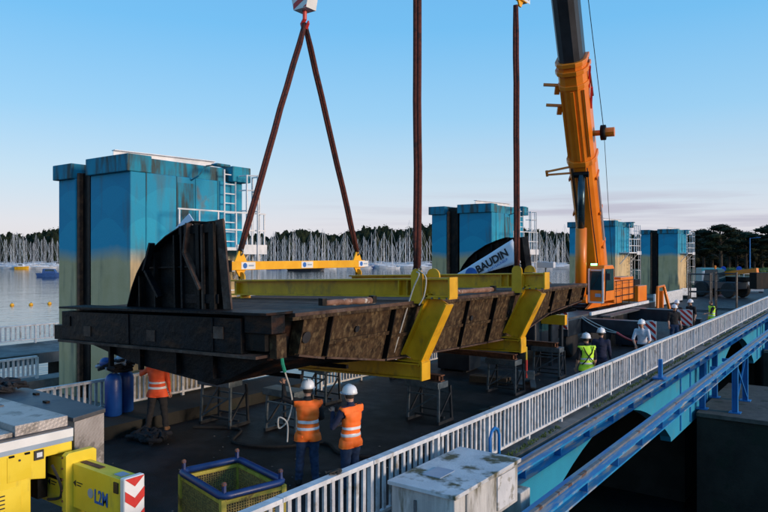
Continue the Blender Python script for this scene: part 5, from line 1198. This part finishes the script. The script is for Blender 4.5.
        rm2 = MB().lathe([(.137,-.014),(.139,-.004),(.135,.004)], cy, 20).build('rim_band', M['stripe_grey']); rm2.parent = h_; rm2.scale = (1,1,1)
    return t
person('worker in orange vest and white helmet reaching up to the guide rope', (-7.86, 8.60), TH+R(12), 'black_cloth', 'denim', 'hi_orange', vox=.018,
       pose=dict(el=(-.40,.10,1.50), wl=(-.40,.28,1.72), sl=(-.20,.03,1.46), er=(.25,.06,1.15), wr=(.05,.30,1.12), kl=(-.13,.04,.5), al=(-.16,.03,.09), tl=(-.19,.2,.045), kr=(.11,.0,.5), ar=(.13,-.08,.09), tr=(.17,.1,.045)), sleeves=True, hgt=1.0)
person('worker in orange vest holding a hand to his face beside the rope man', (-7.05, 8.78), TH+R(48), 'navy_cloth', 'denim', 'hi_orange', vox=.018,
       pose=dict(el=(-.33,.10,1.16), wl=(-.17,.27,1.36), er=(.27,.08,1.15), wr=(.12,.3,1.1)), hgt=.985)
person('worker in red-orange vest with tan boots under the near end of the gate', (-13.05, 9.25), TH+R(5), 'hi_red', 'black_cloth', 'hi_red', boots='boot',
       pose=dict(el=(-.38,.08,1.3), wl=(-.4,.26,1.5), kl=(-.15,.02,.5), al=(-.22,-.02,.09), tl=(-.25,.14,.045), kr=(.15,.02,.5), ar=(.2,-.02,.09), tr=(.24,.14,.045)), hgt=.99)
person('worker in lime vest with black crossed harness and white helmet by the railing', (-6.32, 18.3), TH+R(8), 'black_cloth', 'black_cloth', 'hi_lime', sleeves=False, harness=True)
person('worker in navy overalls and white helmet beside the lime-vested man', (-6.42, 19.85), TH-R(20), 'navy_cloth', 'navy_cloth')
person('man in pale shirt and white helmet bending to the red strap', (-6.25, 23.7), TH+R(150), 'white_cloth', 'black_cloth', sleeves=False, lean=R(14),
       pose=dict(el=(-.27,.14,1.16), wl=(-.17,.36,1.03), er=(.27,.14,1.16), wr=(.17,.36,1.03)))
person('man in black with white helmet walking nearest the striped outrigger board', (-6.88, 31.2), TH+R(175), 'black_cloth', 'denim', sleeves=False)
person('man in black with white helmet half hidden behind the walking man', (-7.45, 34.3), TH+R(160), 'black_cloth', 'black_cloth', sleeves=False)
person('man in black with white helmet standing behind the second striped board', (-7.0, 35.2), TH+R(120), 'black_cloth', 'black_cloth', sleeves=False)
person('bareheaded dark-haired man in lime vest standing alone by the railing', (-6.25, 36.2), TH+R(85), 'black_cloth', 'black_cloth', 'hi_lime', helmet=False, sleeves=False,
       pose=dict(el=(-.26,.14,1.16), wl=(-.2,.36,1.12)))
rd = thing('radio', 'small black radio held up by the second orange-vested worker', 'radio', (-7.35, 8.75, 1.38), local=True)
MB().box(-.028,.028,-.018,.018,-.05,.07).build('radio_body', M['black_paint'], rd, bevel=.005); MB().tube((.015,0,.07), (.015,0,.17), .006, .004, 6).build('antenna', M['black_paint'], rd)
